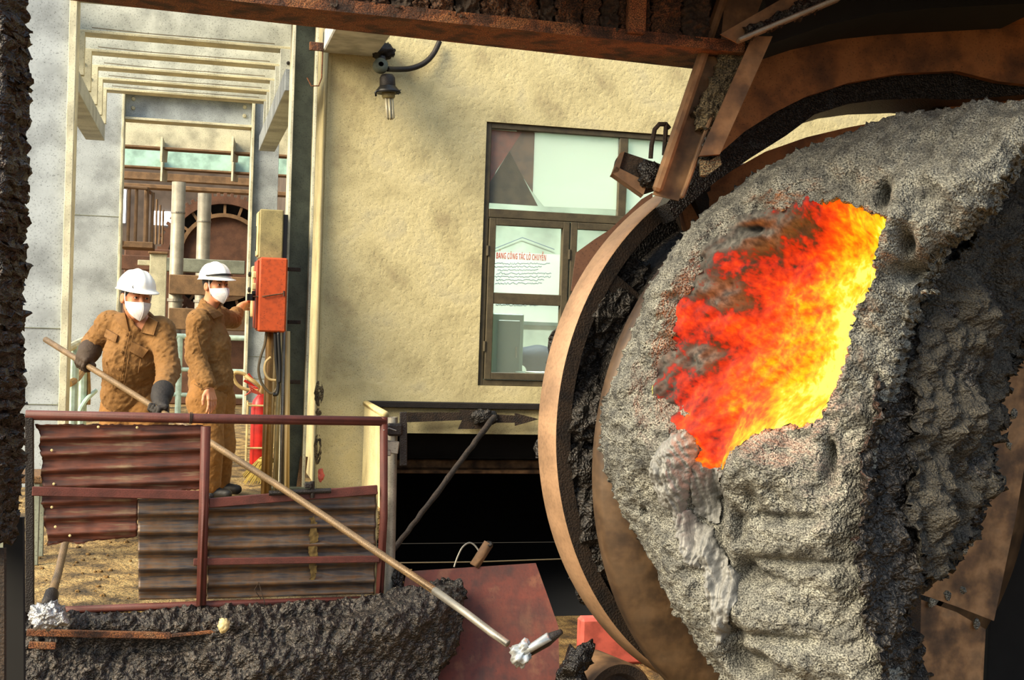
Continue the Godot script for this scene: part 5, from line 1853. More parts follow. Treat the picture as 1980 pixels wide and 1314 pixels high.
	plate(st, P, [[788, 797], [893, 797], [886, 792], [940, 792], [946, 800], [996, 803], [996, 798], [1042, 810], [996, 823], [996, 817], [946, 817], [940, 829], [886, 829], [894, 812], [788, 816]], 0.015)
	one("iron_arrow", st, M.rust_dark, "flat dark iron arrow pointing right below the window", "arrow")
	var ar := thing("slag_blob", "slag blob on the middle of the iron arrow", "slag", onz(945, 803, WZ + 0.12))
	st = ST(true)
	lump(st, Transform3D(Basis(), onz(935, 806, WZ + 0.12)), Vector3(0.11, 0.06, 0.03), 0.03, 12.0, 14)
	put("blob", st, M.slag_dark, ar)
	st = ST(true)
	var r0 := onz(757, 1068, -6.2)
	var r1 := onz(955, 806, -7.6)
	var pts := []
	var rr := []
	for k in 25:
		pts.append(r0.lerp(r1, k / 24.0) + Vector3(nz.get_noise_1d(k * 2.0), nz.get_noise_1d(k * 2.0 + 50), 0) * 0.006)
		rr.append(0.013 + 0.006 * k / 24.0 + nz.get_noise_1d(k * 5.0 + 9) * 0.004)
	tube(st, pts, rr, 9)
	one("slag_rod", st, M.rust_dark, "slag coated iron rod leaning from the gate post towards the arrow", "rod")
	st = ST()
	var g0 := onz(752, 905, WZ - 0.5)
	bx(st, Vector3(g0.x, g0.y, WZ - 0.8), Vector3(7.2, minf(0.17, onz(900, 850, WZ - 0.5).y), WZ - 0.5), 0.01)
	bx(st, Vector3(g0.x, g0.y - 0.03, WZ - 0.9), Vector3(7.2, g0.y, WZ - 0.4), 0.005)
	one("pit_girder", st, M.rust_tan, "dark brown girder under the office wall over the pit", "girder")

# ---------- switch boxes, pipes and kit round the right-hand column ----------
func column_fittings() -> void:
	var z := -9.42
	var a := onz(498, 641, z)
	var b := onz(557, 499, z)
	var bxo := thing("switch_box", "bright orange metal switch box the second worker reaches for", "switch box", Vector3((a.x + b.x) / 2, a.y, z))
	var st := ST()
	bx(st, Vector3(a.x, a.y, z - 0.5), Vector3(b.x, b.y, z), 0.012)
	put("body", st, M.orange, bxo)
	st = ST()
	bx(st, Vector3(a.x - 0.016, a.y + 0.02, z - 0.48), Vector3(a.x, b.y - 0.02, z - 0.06), 0.006)
	put("door", st, M.orange_dark, bxo)
	for y in [530.0, 553.0, 568.0]:
		st = ST()
		box(st, Transform3D(Basis(), Vector3(a.x - 0.026, onz(495, y, z).y, z - 0.2)), Vector3(0.03, 0.05, 0.09), 0.006)
		put("button", st, M.box_cream if y != 568.0 else M.black, bxo)
	st = ST()
	var k0 := Vector3(a.x - 0.02, onz(490, 573, z).y, z - 0.12)
	tube(st, [k0 + Vector3(-0.03, 0, 0), k0 + Vector3(0.06, 0.004, 0.135), onz(548, 567, z + 0.012)], 0.006, 6)
	tube(st, [onz(549, 562, z + 0.012), onz(549, 572, z + 0.012)], 0.008, 6)
	put("pull_rod", st, M.rust, bxo)
	st = ST()
	lathe(st, Transform3D(Basis(), k0 + Vector3(-0.03, -0.03, 0)), [[0, 0], [0.03, 0.0], [0.03, 0.05], [0, 0.05]], 10)
	put("knob", st, M.black, bxo)
	var z2 := -9.62
	a = onz(500, 499, z2)
	b = onz(549, 406, z2)
	var g := thing("junction_box", "tall stained cream junction box above the orange switch box", "junction box", Vector3((a.x + b.x) / 2, a.y, z2))
	st = ST()
	bx(st, Vector3(a.x, a.y, z2 - 0.26), Vector3(b.x, b.y, z2), 0.008)
	put("body", st, M.box_grey, g)
	st = ST()
	bx(st, Vector3(a.x - 0.014, a.y + 0.02, z2 - 0.24), Vector3(a.x, b.y - 0.02, z2 - 0.03), 0.004)
	put("door", st, M.box_cream, g)
	st = ST()
	bx(st, Vector3(a.x - 0.02, a.y + 0.06, z2 - 0.17), Vector3(a.x - 0.012, b.y - 0.12, z2 - 0.14), 0.002)
	put("slot", st, M.black, g)
	st = ST()
	bx(st, Vector3(b.x, a.y + 0.01, z2 - 0.2), Vector3(b.x + 0.035, b.y - 0.03, z2 - 0.03), 0.004)
	put("gap_shade", st, M.black, g)  # black bar put in for the dark gap beside the box
	var z3 := -9.95
	a = onz(484, 613, z3)
	b = onz(492, 514, z3)
	g = thing("push_button_box", "narrow cream push button box left of the orange switch box", "switch box", Vector3(a.x, a.y, z3))
	st = ST()
	bx(st, Vector3(a.x, a.y, z3 - 0.12), Vector3(b.x + 0.03, b.y, z3), 0.008)
	put("body", st, M.box_cream, g)
	for y in [530.0, 560.0, 580.0]:
		st = ST()
		lathe(st, Transform3D(Basis(Vector3.BACK, PI / 2), Vector3(a.x, onz(486, y, z3).y, z3 - 0.06)), [[0.02, 0], [0.02, 0.02], [0, 0.026]], 10)
		put("button", st, M.black if y < 570 else M.orange_dark, g)
	# conduits to the floor
	st = ST(true)
	tube(st, [onz(522, 640, -9.6), Vector3(onz(522, 640, -9.6).x, 0, -9.6)], 0.031, 12)
	one("conduit_pipe", st, M.copper_pipe, "brown conduit running from the orange box down to the floor", "pipe")
	var k := 0
	for x in [533.0, 541.0, 549.0, 556.0]:
		st = ST(true)
		var p := onz(x, 640, -9.72)
		tube(st, [p, Vector3(p.x + k * 0.012 - 0.01, 0, -9.72 + k * 0.03)], 0.016 + 0.004 * (k % 2), 8)
		one("thin_conduit", st, [M.hose, M.box_cream, M.steel, M.hose][k], ["first thin conduit right beside the brown conduit under the orange box", "pale cream conduit, second of the thin bundle under the orange box", "grey conduit, third of the thin bundle under the orange box", "last thin conduit of the bundle, next to the grey green column"][k], "pipe", "thin conduits under the orange box")
		k += 1
	for q in [[520.0, "upper small rusty pipe clamp on the column beside the orange box's top"], [622.0, "middle small rusty pipe clamp on the column beside the orange box's lower edge"], [738.0, "lowest small rusty pipe clamp on the column, below the orange box"]]:
		var p := onz(556, q[0], -9.8)
		st = ST()
		bar(st, p, p + Vector3(0.1, 0.0, -0.02), 0.03, 0.02, Vector3.UP)
		one("pipe_clamp", st, M.rust_dark, q[1], "clamp", "pipe clamps on the right column")
	var loops := [[[515, 641], [512, 665], [504, 690], [500, 715], [506, 740], [520, 758], [530, 758], [538, 740], [540, 700], [536, 641]], [[524, 690], [514, 700], [512, 718], [520, 732], [534, 735]], [[532, 641], [534, 690], [538, 735], [536, 760], [528, 762]], [[538, 641], [541, 700], [541, 740]]]
	k = 0
	for l in loops:
		var ctrl := []
		for q in l: ctrl.append(onz(q[0], q[1], -9.5 + 0.02 * k))
		st = ST(true)
		var pts := curve(ctrl)
		tube(st, pts, 0.010 if k < 2 else 0.014, 7)
		one("cable", st, [M.cable, M.hose, M.black, M.black][k], ["large olive cable loop hanging under the orange box", "small pale cable loop over the brown conduit", "thick black cable hanging behind the brown conduit", "short black cable straight down from the orange box"][k], "cable")
		k += 1
	# fire extinguisher in its wire stand
	var ez := -11.3
	var ec := onz(502, 892, ez)
	ec.y = 0.02
	var ex := thing("fire_extinguisher", "red fire extinguisher on the floor behind the brown conduit", "fire extinguisher", ec)
	var r := 0.088
	st = ST(true)
	var top := onz(502, 765, ez).y
	lathe(st, Transform3D(Basis(), ec), [[0, 0], [r * 0.95, 0], [r, 0.02], [r, top - 0.12], [r * 0.85, top - 0.06], [r * 0.5, top - 0.02], [0.03, top]], 28)
	put("bottle", st, M.red, ex)
	st = ST(true)
	lathe(st, Transform3D(Basis(), ec + Vector3(0, top - 0.01, 0)), [[0.028, 0], [0.03, 0.04], [0.02, 0.05], [0.02, 0.08], [0, 0.08]], 14)
	put("valve", st, M.copper_pipe, ex)
	st = ST()
	tube(st, [onz(508, 760, ez), onz(485, 742, ez), onz(472, 735, ez)], 0.012, 7)
	tube(st, [onz(506, 752, ez), onz(490, 735, ez), onz(480, 722, ez)], 0.010, 7)
	put("lever", st, M.red, ex)
	st = ST(true)
	tube(st, curve([onz(500, 754, ez), onz(474, 752, ez), onz(458, 742, ez), onz(451, 728, ez), onz(455, 720, ez), onz(470, 722, ez), onz(478, 728, ez)]), 0.015, 8)
	tube(st, [onz(474, 726, ez), onz(492, 738, ez), onz(505, 750, ez)], [0.022, 0.018, 0.014], 8)
	put("hose", st, M.hose, ex)
	st = ST()
	for i in 7:
		var c := onz(500 + i, 762, ez + 0.05)
		tube(st, [c, c + Vector3(-0.06 - 0.01 * i, 0.02 + 0.01 * i, 0.02), c + Vector3(-0.12 + 0.012 * i, -0.01 + 0.012 * i, 0.03)], 0.004, 4)
	put("tassel", st, M.red_pale, ex)
	st = ST()
	var sx := ec.x - r - 0.03
	for s in [-0.08, 0.08]:
		tube(st, [Vector3(sx, 0.0, ez + s), Vector3(sx, 0.58, ez + s)], 0.008, 6)
		tube(st, [Vector3(ec.x + r + 0.03, 0.0, ez + s), Vector3(ec.x + r + 0.03, 0.58, ez + s)], 0.008, 6)
	for y in [0.18, 0.55]:
		tube(st, [Vector3(sx, y, ez + 0.1), Vector3(ec.x + r + 0.03, y, ez + 0.1), Vector3(ec.x + r + 0.03, y, ez - 0.1), Vector3(sx, y, ez - 0.1), Vector3(sx, y, ez + 0.1)], 0.009, 6)
	var wst := one("extinguisher_stand", st, M.box_cream, "wire stand round the red fire extinguisher", "stand")
	# straw broom
	var br := thing("broom", "yellow straw broom lying by the fire extinguisher", "broom", onz(500, 925, -10.5))
	var h0 := ony(526, 898, 0.16)
	h0 = onz(528, 886, -10.4)
	st = ST()
	for i in 60:
		var t := rng.randf()
		var e := ony(468 + rng.randf() * 46, 905 + rng.randf() * 28 + t * 4, 0.01 + rng.randf() * 0.02)
		e.z = clampf(e.z, -11.2, -10.0)
		tube(st, [h0 + Vector3(0, rng.randf_range(-0.03, 0.03), rng.randf_range(-0.03, 0.03)), h0.lerp(e, 0.5) + Vector3(0, 0.03 + rng.randf() * 0.03, 0), Vector3(e.x, 0.012, e.z)], [0.007, 0.009, 0.003], 4)
	var bristle := put("bristles", st, M.straw, br)
	bristle.set_meta("kind", "stuff")
	st = ST(true)
	tube(st, [h0 + Vector3(-0.03, -0.01, 0), h0 + Vector3(0.14, 0.07, 0.0)], 0.035, 10)
	put("binding", st, M.wood, br)
	st = ST()
	bar(st, onz(580, 946, -9.9), onz(588, 882, -9.96), 0.06, 0.02, Vector3.RIGHT)
	one("wood_plank", st, M.wood, "short wooden plank standing at the foot of the grey green column", "plank")

# ---------- the two workers ----------
func project(p: Vector3) -> Vector3:
	var q := p - cp
	var d := q.dot(-cb.z)
	return Vector3(SX / 2 + LENS * q.dot(cb.x) / d, SY / 2 - LENS * q.dot(cb.y) / d, d)
# the point of a mesh's front that lies on the sight line
var seen_points := {}
func on_mesh(mi: MeshInstance3D, px: float, py: float, out := 0.004) -> Vector3:
	if not seen_points.has(mi):
		var list := PackedVector3Array()
		var cells := {}
		for v in mi.mesh.surface_get_arrays(0)[Mesh.ARRAY_VERTEX]:
			var w: Vector3 = mi.global_transform * v
			var q := project(w)
			var key := Vector2i(int(q.x / 4), int(q.y / 4))
			if not cells.has(key) or cells[key] > q.z: cells[key] = q.z
		seen_points[mi] = cells
	var c: Dictionary = seen_points[mi]
	var k := Vector2i(int(px / 4), int(py / 4))
	for r in [1, 3, 6]:
		var best := 1e9
		for y in range(-r, r + 1):
			for x in range(-r, r + 1):
				best = minf(best, c.get(k + Vector2i(x, y), 1e9))
		if best < 1e8: return at(px, py, best - out)
	return at(px, py, 7.0)
func limb(a: Vector3, b: Vector3, ra: float, rb: float, k := 0.03) -> Array:
	return ["c", a, b, ra, rb, k]
func ell(c: Vector3, r: Vector3, b: Basis, k := 0.02) -> Array:
	return ["e", c, r, b, k]
# head axes: basis x = the person's left, y = up, z = forward
func head(st: SurfaceTool, C: Vector3, B: Basis, s: float, neck: Vector3) -> void:
	var L := func(x: float, y: float, z: float) -> Vector3: return C + B * (Vector3(x, y, z) * s)
	var pr := []
	pr.append(ell(L.call(0, 0.035, -0.008), Vector3(0.076, 0.094, 0.096) * s, B, 0.02))
	pr.append(ell(L.call(0, -0.035, 0.022), Vector3(0.060, 0.080, 0.068) * s, B, 0.03))
	pr.append(limb(L.call(-0.018, -0.098, 0.062), L.call(0.018, -0.098, 0.062), 0.022 * s, 0.022 * s, 0.03))
	pr.append(limb(L.call(-0.030, 0.032, 0.078), L.call(0.030, 0.032, 0.078), 0.012 * s, 0.012 * s, 0.015))
	pr.append(limb(L.call(0, 0.012, 0.090), L.call(0, -0.030, 0.110), 0.009 * s, 0.014 * s, 0.012))
	for x in [-1, 1]:
		pr.append(ell(L.call(0.016 * x, -0.034, 0.098), Vector3(0.010, 0.009, 0.010) * s, B, 0.008))
		pr.append(ell(L.call(0.042 * x, -0.022, 0.066), Vector3(0.022, 0.018, 0.020) * s, B, 0.02))
		pr.append(["e", L.call(0.032 * x, 0.011, 0.097), Vector3(0.019, 0.011, 0.013) * s, B, 0.012, "-"])
		pr.append(ell(L.call(0.080 * x, -0.004, -0.004), Vector3(0.010, 0.032, 0.020) * s, B * Basis(Vector3.UP, -0.35 * x), 0.006))
		pr.append(["e", L.call(0.089 * x, 0.0, 0.006), Vector3(0.006, 0.018, 0.009) * s, B, 0.006, "-"])
	pr.append(limb(L.call(-0.016, -0.066, 0.094), L.call(0.016, -0.066, 0.094), 0.008 * s, 0.008 * s, 0.008))
	pr.append(limb(L.call(0, -0.05, -0.018), neck, 0.056 * s, 0.062 * s, 0.03))
	nets(st, pr, 0.0042)
func head_parts(o: Node3D, C: Vector3, B: Basis, s: float, band: bool) -> void:
	var L := func(x: float, y: float, z: float) -> Vector3: return C + B * (Vector3(x, y, z) * s)
	for x in [-1, 1]:
		var st := ST(true)
		var c: Vector3 = L.call(0.032 * x, 0.010, 0.0755)
		lathe(st, Transform3D(B * Basis(Vector3.RIGHT, PI / 2), c), [[0, -0.0125 * s], [0.0088 * s, -0.0088 * s], [0.0125 * s, 0], [0.0088 * s, 0.0088 * s], [0, 0.0125 * s]], 14)
		var e := put("eye", st, M.eye, o)
		st = ST(true)
		lathe(st, Transform3D(B * Basis(Vector3.UP, 0.12) * Basis(Vector3.RIGHT, PI / 2), c), [[0.0066 * s, 0.0108 * s], [0.004 * s, 0.0125 * s], [0, 0.0131 * s]], 12)
		put("iris", st, M.iris, e)
		st = ST(true)
		tube(st, [L.call(0.017 * x, 0.012, 0.086), L.call(0.026 * x, 0.0195, 0.0895), L.call(0.037 * x, 0.0195, 0.087), L.call(0.047 * x, 0.011, 0.079)], [0.003 * s, 0.0045 * s, 0.0045 * s, 0.003 * s], 7)
		tube(st, [L.call(0.017 * x, 0.008, 0.086), L.call(0.027 * x, 0.0005, 0.087), L.call(0.038 * x, 0.001, 0.084), L.call(0.047 * x, 0.009, 0.079)], [0.002 * s, 0.003 * s, 0.003 * s, 0.002 * s], 7)
		put("eyelid", st, M.skin, o)
		st = ST(true)
		tube(st, [L.call(0.014 * x, 0.029, 0.0915), L.call(0.030 * x, 0.037, 0.0905), L.call(0.050 * x, 0.031, 0.077)], [0.0035 * s, 0.0048 * s, 0.002 * s], 7)
		put("eyebrow", st, M.hair, o)
	# hair below the helmet
	var st := ST(true)
	var pr := [ell(L.call(0, 0.038, -0.014), Vector3(0.081, 0.095, 0.097) * s, B, 0.02), ["e", L.call(0, -0.01, 0.10), Vector3(0.076, 0.075, 0.105) * s, B, 0.01, "-"], ["e", L.call(0, -0.11, 0.0), Vector3(0.13, 0.075, 0.15) * s, B, 0.01, "-"]]
	nets(st, pr, 0.006)
	put("hair", st, M.hair, o)
	# helmet: dome with three ridges, brim and peak
	st = ST(true)
	var hc := Vector3(0, 0.062, -0.006)
	var n := 56
	var rows := 16
	var pt := func(i: int, k: int, inner: float) -> Vector3:
		var a := TAU * (k % n) / n
		var sx := sin(a)
		var cz := cos(a)
		var p: Vector3
		if i <= rows:
			var f := PI / 2 * i / rows
			var d := Vector3(0.110 * sin(f) * sx, 0.112 * cos(f), 0.128 * sin(f) * cz)
			var ridge := exp(-pow(d.x / 0.012, 2.0)) * 0.006 * smooth(0.0, 0.3, cos(f)) + (exp(-pow((absf(d.x) - 0.048) / 0.010, 2.0)) * 0.0045) * smooth(-0.05, 0.04, d.y - 0.02)
			p = d * (1.0 + ridge / 0.12)
		else:
			var t := float(i - rows) / 3.0
			var peak := pow(maxf(0.0, cz), 2.0)
			var rim := 0.010 + 0.044 * peak
			p = Vector3((0.110 + rim * t * 0.9) * sx, -0.004 - (0.006 + 0.012 * peak) * t, (0.128 + rim * t) * cz)
		return C + B * ((hc + p * inner) * s)
	for i in rows + 3:
		for k in n:
			quad(st, pt.call(i, k, 1.0), pt.call(i, k + 1, 1.0), pt.call(i + 1, k + 1, 1.0), pt.call(i + 1, k, 1.0))
	for k in n:
		var q0: Vector3 = pt.call(rows + 3, k, 1.0)
		var q1: Vector3 = pt.call(rows + 3, k + 1, 1.0)
		var dn := B.y * -0.005 * s
		quad(st, q0, q1, q1 + dn, q0 + dn)
		quad(st, pt.call(rows, k + 1, 0.97), pt.call(rows, k, 0.97), q0 + dn, q1 + dn)
	for i in rows:
		for k in n:
			quad(st, pt.call(i + 1, k, 0.965), pt.call(i + 1, k + 1, 0.965), pt.call(i, k + 1, 0.965), pt.call(i, k, 0.965))
	var hm := put("helmet", st, M.helmet, o)
	if band:
		st = ST(true)
		var pts := []
		var rad := []
		for k in 19:
			var a := -1.25 + 2.5 * k / 18.0
			var p := Vector3(0.115 * sin(a), 0.010 + 0.010 * cos(a), 0.134 * cos(a))
			pts.append(C + B * ((hc + p) * s))
			rad.append((0.003 + 0.006 * cos(a)) * s)
		tube(st, pts, rad, 8)
		put("helmet_strap", st, M.black, hm)
	else:
		st = ST(true)
		tube(st, [C + B * (Vector3(-0.066, 0.078, 0.114) * s), C + B * (Vector3(-0.070, 0.070, 0.114) * s), C + B * (Vector3(-0.064, 0.064, 0.119) * s)], 0.003 * s, 6)
		put("helmet_clip", st, M.steel_dark, hm)
	# chin strap and mask
	st = ST(true)
	tube(st, [L.call(0.080, 0.05, 0.03), L.call(0.078, 0.0, 0.03), L.call(0.062, -0.07, 0.03)], 0.004 * s, 5)
	tube(st, [L.call(-0.080, 0.05, 0.03), L.call(-0.078, 0.0, 0.03), L.call(-0.062, -0.07, 0.03)], 0.004 * s, 5)
	put("ear_loop", st, M.mask, o)
	st = ST(true)
	var mk := func(i: int, k: int, off: float) -> Vector3:
		var v := -1.0 + 2.0 * i / 24.0
		var t := k / 14.0
		var mid := 1.0 - absf(v)
		var y0 := -0.018 + 0.006 * pow(mid, 2.0)
		var y1 := -0.066 - 0.062 * pow(mid, 0.75)
		var y := lerpf(y0, y1, t)
		var wdt := lerpf(0.078, 0.058, t * t)
		var a := v * 1.35
		var bulge := sin(PI * clampf(t * 0.85 + 0.12, 0, 1))
		var z := 0.018 + (0.082 + 0.020 * bulge * mid) * cos(a) * lerpf(1.06, 0.80, t * t)
		z += 0.010 * pow(mid, 3.0) * bulge
		return C + B * ((Vector3(wdt * sin(a), y, z) + Vector3(sin(a), 0, cos(a)) * off) * s)
	for i in 24:
		for k in 14:
			quad(st, mk.call(i, k, 0.004), mk.call(i, k + 1, 0.004), mk.call(i + 1, k + 1, 0.004), mk.call(i + 1, k, 0.004))
			quad(st, mk.call(i, k, 0.0), mk.call(i + 1, k, 0.0), mk.call(i + 1, k + 1, 0.0), mk.call(i, k + 1, 0.0))
	for i in 24:
		quad(st, mk.call(i, 0, 0.0), mk.call(i, 0, 0.004), mk.call(i + 1, 0, 0.004), mk.call(i + 1, 0, 0.0))
		quad(st, mk.call(i, 14, 0.004), mk.call(i, 14, 0.0), mk.call(i + 1, 14, 0.0), mk.call(i + 1, 14, 0.004))
	var mp := put("face_mask", st, M.mask, o)
	st = ST(true)
	var seam := []
	for k in 15: seam.append(mk.call(12, k, 0.0045))
	tube(st, seam, 0.0013 * s, 5)
	put("mask_seam", st, M.mask, mp)
# a hand closed round a bar: palm from the wrist to the bar, four fingers and a thumb about it
func grip(pr: Array, wrist: Vector3, c: Vector3, dir: Vector3, rr: float, fat: float, flip: float) -> void:
	var to := (wrist - c)
	to = (to - dir * to.dot(dir)).normalized()        # from the bar towards the wrist
	var side := dir.cross(to).normalized() * flip
	var fr := 0.0095 * fat
	var ro := rr + fr
	var pb := c + to * (rr + 0.02) + side * 0.012
	for i in 4:
		var o := c + dir * ((i - 1.5) * 0.021 * fat)
		pr.append(limb(wrist.lerp(pb, 0.35) + dir * ((i - 1.5) * 0.014), o + to * ro * 0.6 + side * (rr + fr * 1.3), 0.017 * fat, 0.0135 * fat, 0.012))
		var last := o + to * ro * 0.6 + side * (rr + fr * 1.3)
		for ang in [70.0, 125.0, 185.0, 235.0]:
			var a := deg_to_rad(ang + (i % 2) * 5)
			var p: Vector3 = o + (to * cos(a) + side * sin(a)) * ro
			pr.append(limb(last, p, fr, fr * 0.94, 0.003))
			last = p
	var t0 := wrist.lerp(c, 0.45) + dir * 0.03 * fat
	var t1 := c + to * ro * 0.7 - side * ro * 0.8 + dir * 0.036 * fat
	var t2 := c - side * ro * 1.02 - to * ro * 0.35 + dir * 0.022 * fat
	var t3 := c - to * ro + dir * 0.006 * fat - side * 0.004
	pr.append(limb(t0, t1, 0.015 * fat, 0.0125 * fat, 0.012))
	pr.append(limb(t1, t2, 0.0115 * fat, 0.010 * fat, 0.004))
	pr.append(limb(t2, t3, 0.010 * fat, 0.0085 * fat, 0.003))
# an open hand: dir along the fingers, across from little finger to index, palm's normal, curl per joint
func open_hand(pr: Array, wrist: Vector3, dir: Vector3, across: Vector3, curl: float, s: float) -> void:
	across = (across - dir * across.dot(dir)).normalized()
	var nrm := dir.cross(across).normalized()
	var lens := [[0.030, 0.020, 0.017], [0.038, 0.025, 0.020], [0.042, 0.028, 0.021], [0.038, 0.024, 0.019]]
	for i in 4:
		var base := wrist + dir * (0.082 + 0.006 * (1 - absf(i - 2) * 0.5)) * s + across * ((i - 1.5) * 0.0205 * s)
		pr.append(limb(wrist + across * ((i - 1.5) * 0.012 * s) + dir * 0.012 * s, base, 0.0165 * s, 0.0125 * s, 0.010))
		var p: Vector3 = base
		var ang := curl * (1.15 - 0.12 * i)
		for k in 3:
			var d := dir * cos(ang) + nrm * sin(ang) + across * ((i - 1.5) * 0.05)
			var q: Vector3 = p + d * lens[i][k] * s
			pr.append(limb(p, q, (0.0098 - 0.0008 * k) * s, (0.0092 - 0.0009 * k) * s, 0.003))
			p = q
			ang += curl * 0.8
	var t0 := wrist + dir * 0.022 * s + across * 0.022 * s
	var t1 := wrist + dir * 0.055 * s + across * 0.048 * s + nrm * 0.014 * s
	var t2 := t1 + (dir * 0.9 + across * 0.25 + nrm * 0.3).normalized() * 0.032 * s
	var t3 := t2 + (dir * 0.95 - across * 0.05 + nrm * 0.35).normalized() * 0.025 * s
	pr.append(limb(t0, t1, 0.017 * s, 0.0125 * s, 0.012))
	pr.append(limb(t1, t2, 0.0115 * s, 0.0102 * s, 0.004))
	pr.append(limb(t2, t3, 0.0102 * s, 0.0086 * s, 0.003))
# cloth: long slanting creases over broad soft swells
func folds(amp: float, sx: Vector3, seed_: float) -> Callable:
	return func(v: Vector3) -> Vector3:
		var w := Vector3((v.x + v.y * 0.55) * sx.x, (v.y - v.x * 0.55) * sx.y, v.z * sx.z)
		var a := nz.get_noise_3d(w.x * 0.7 + seed_, w.y * 0.7, w.z * 0.7)
		var c := nz2.get_noise_3d(w.x * 1.1 + 30 + seed_, w.y * 0.55, w.z * 1.1)
		var crease := pow(1.0 - minf(1.0, absf(c) * 2.2), 2.0)
		var c2 := nz2.get_noise_3d(w.x * 0.5 + 70 + seed_, w.y * 1.9, w.z * 0.5)
		crease = maxf(crease, pow(1.0 - minf(1.0, absf(c2) * 2.4), 2.0) * 0.8)
		return v + Vector3(nz.get_noise_3d(w.x, w.y + 40, w.z) * 0.8, a * 0.2, a + 0.5 * crease).normalized() * amp * (a * 0.9 + crease * 0.8 - 0.2)
func button(o: Node3D, mi: MeshInstance3D, px: float, py: float) -> void:
	var p := on_mesh(mi, px, py, 0.003)
	var st := ST(true)
	lathe(st, Transform3D(Basis(Vector3.RIGHT, PI / 2), p), [[0.009, -0.004], [0.009, 0.003], [0.006, 0.005], [0, 0.004]], 10)
	put("button", st, M.khaki_trim if mi.name != "jacket_dark" else M.black, o)
# a four-cornered patch of cloth laid on a garment: corners in picture points, found on the garment's front
func patch(o: Node3D, mi: MeshInstance3D, called: String, c: Array, thick: float, m: Material) -> void:
	var n := 6
	var g := []
	for i in n + 1:
		var row := []
		for k in n + 1:
			var a := Vector2(c[0][0], c[0][1]).lerp(Vector2(c[1][0], c[1][1]), k / float(n))
			var b := Vector2(c[3][0], c[3][1]).lerp(Vector2(c[2][0], c[2][1]), k / float(n))
			var p := a.lerp(b, i / float(n))
			row.append(on_mesh(mi, p.x, p.y, 0.003))
		g.append(row)
	for pass_ in 3:
		var h := g.duplicate(true)
		for i in n + 1:
			for k in n + 1:
				var sum := Vector3.ZERO
				var cnt := 0
				for e in [[0, 0], [1, 0], [-1, 0], [0, 1], [0, -1]]:
					var ii: int = i + e[0]
					var kk: int = k + e[1]
					if ii >= 0 and kk >= 0 and ii <= n and kk <= n:
						sum += h[ii][kk] - cp; cnt += 1
				var along: Vector3 = (h[i][k] - cp).normalized()
				g[i][k] = cp + along * ((h[i][k] - cp).length() * 0.4 + (sum / cnt).length() * 0.6)
	var st := ST()
	var f := cb.z * thick
	for i in n:
		for k in n:
			quad(st, g[i][k] + f, g[i][k + 1] + f, g[i + 1][k + 1] + f, g[i + 1][k] + f)
	for i in n:
		quad(st, g[i][0] + f, g[i + 1][0] + f, g[i + 1][0] - f * 2, g[i][0] - f * 2)
		quad(st, g[i + 1][n] + f, g[i][n] + f, g[i][n] - f * 2, g[i + 1][n] - f * 2)
		quad(st, g[0][i + 1] + f, g[0][i] + f, g[0][i] - f * 2, g[0][i + 1] - f * 2)
		quad(st, g[n][i] + f, g[n][i + 1] + f, g[n][i + 1] - f * 2, g[n][i] - f * 2)
	put(called, st, m, o)
func seam(o: Node3D, mi: MeshInstance3D, pts: Array, r := 0.0028) -> void:
	var v := []
	for i in pts.size() - 1:
		for k in 4:
			var t := k / 4.0
			v.append(on_mesh(mi, lerpf(pts[i][0], pts[i + 1][0], t), lerpf(pts[i][1], pts[i + 1][1], t), 0.0015))
	var st := ST(true)
	tube(st, v, r, 5)
	put("seam", st, M.khaki_trim, o)
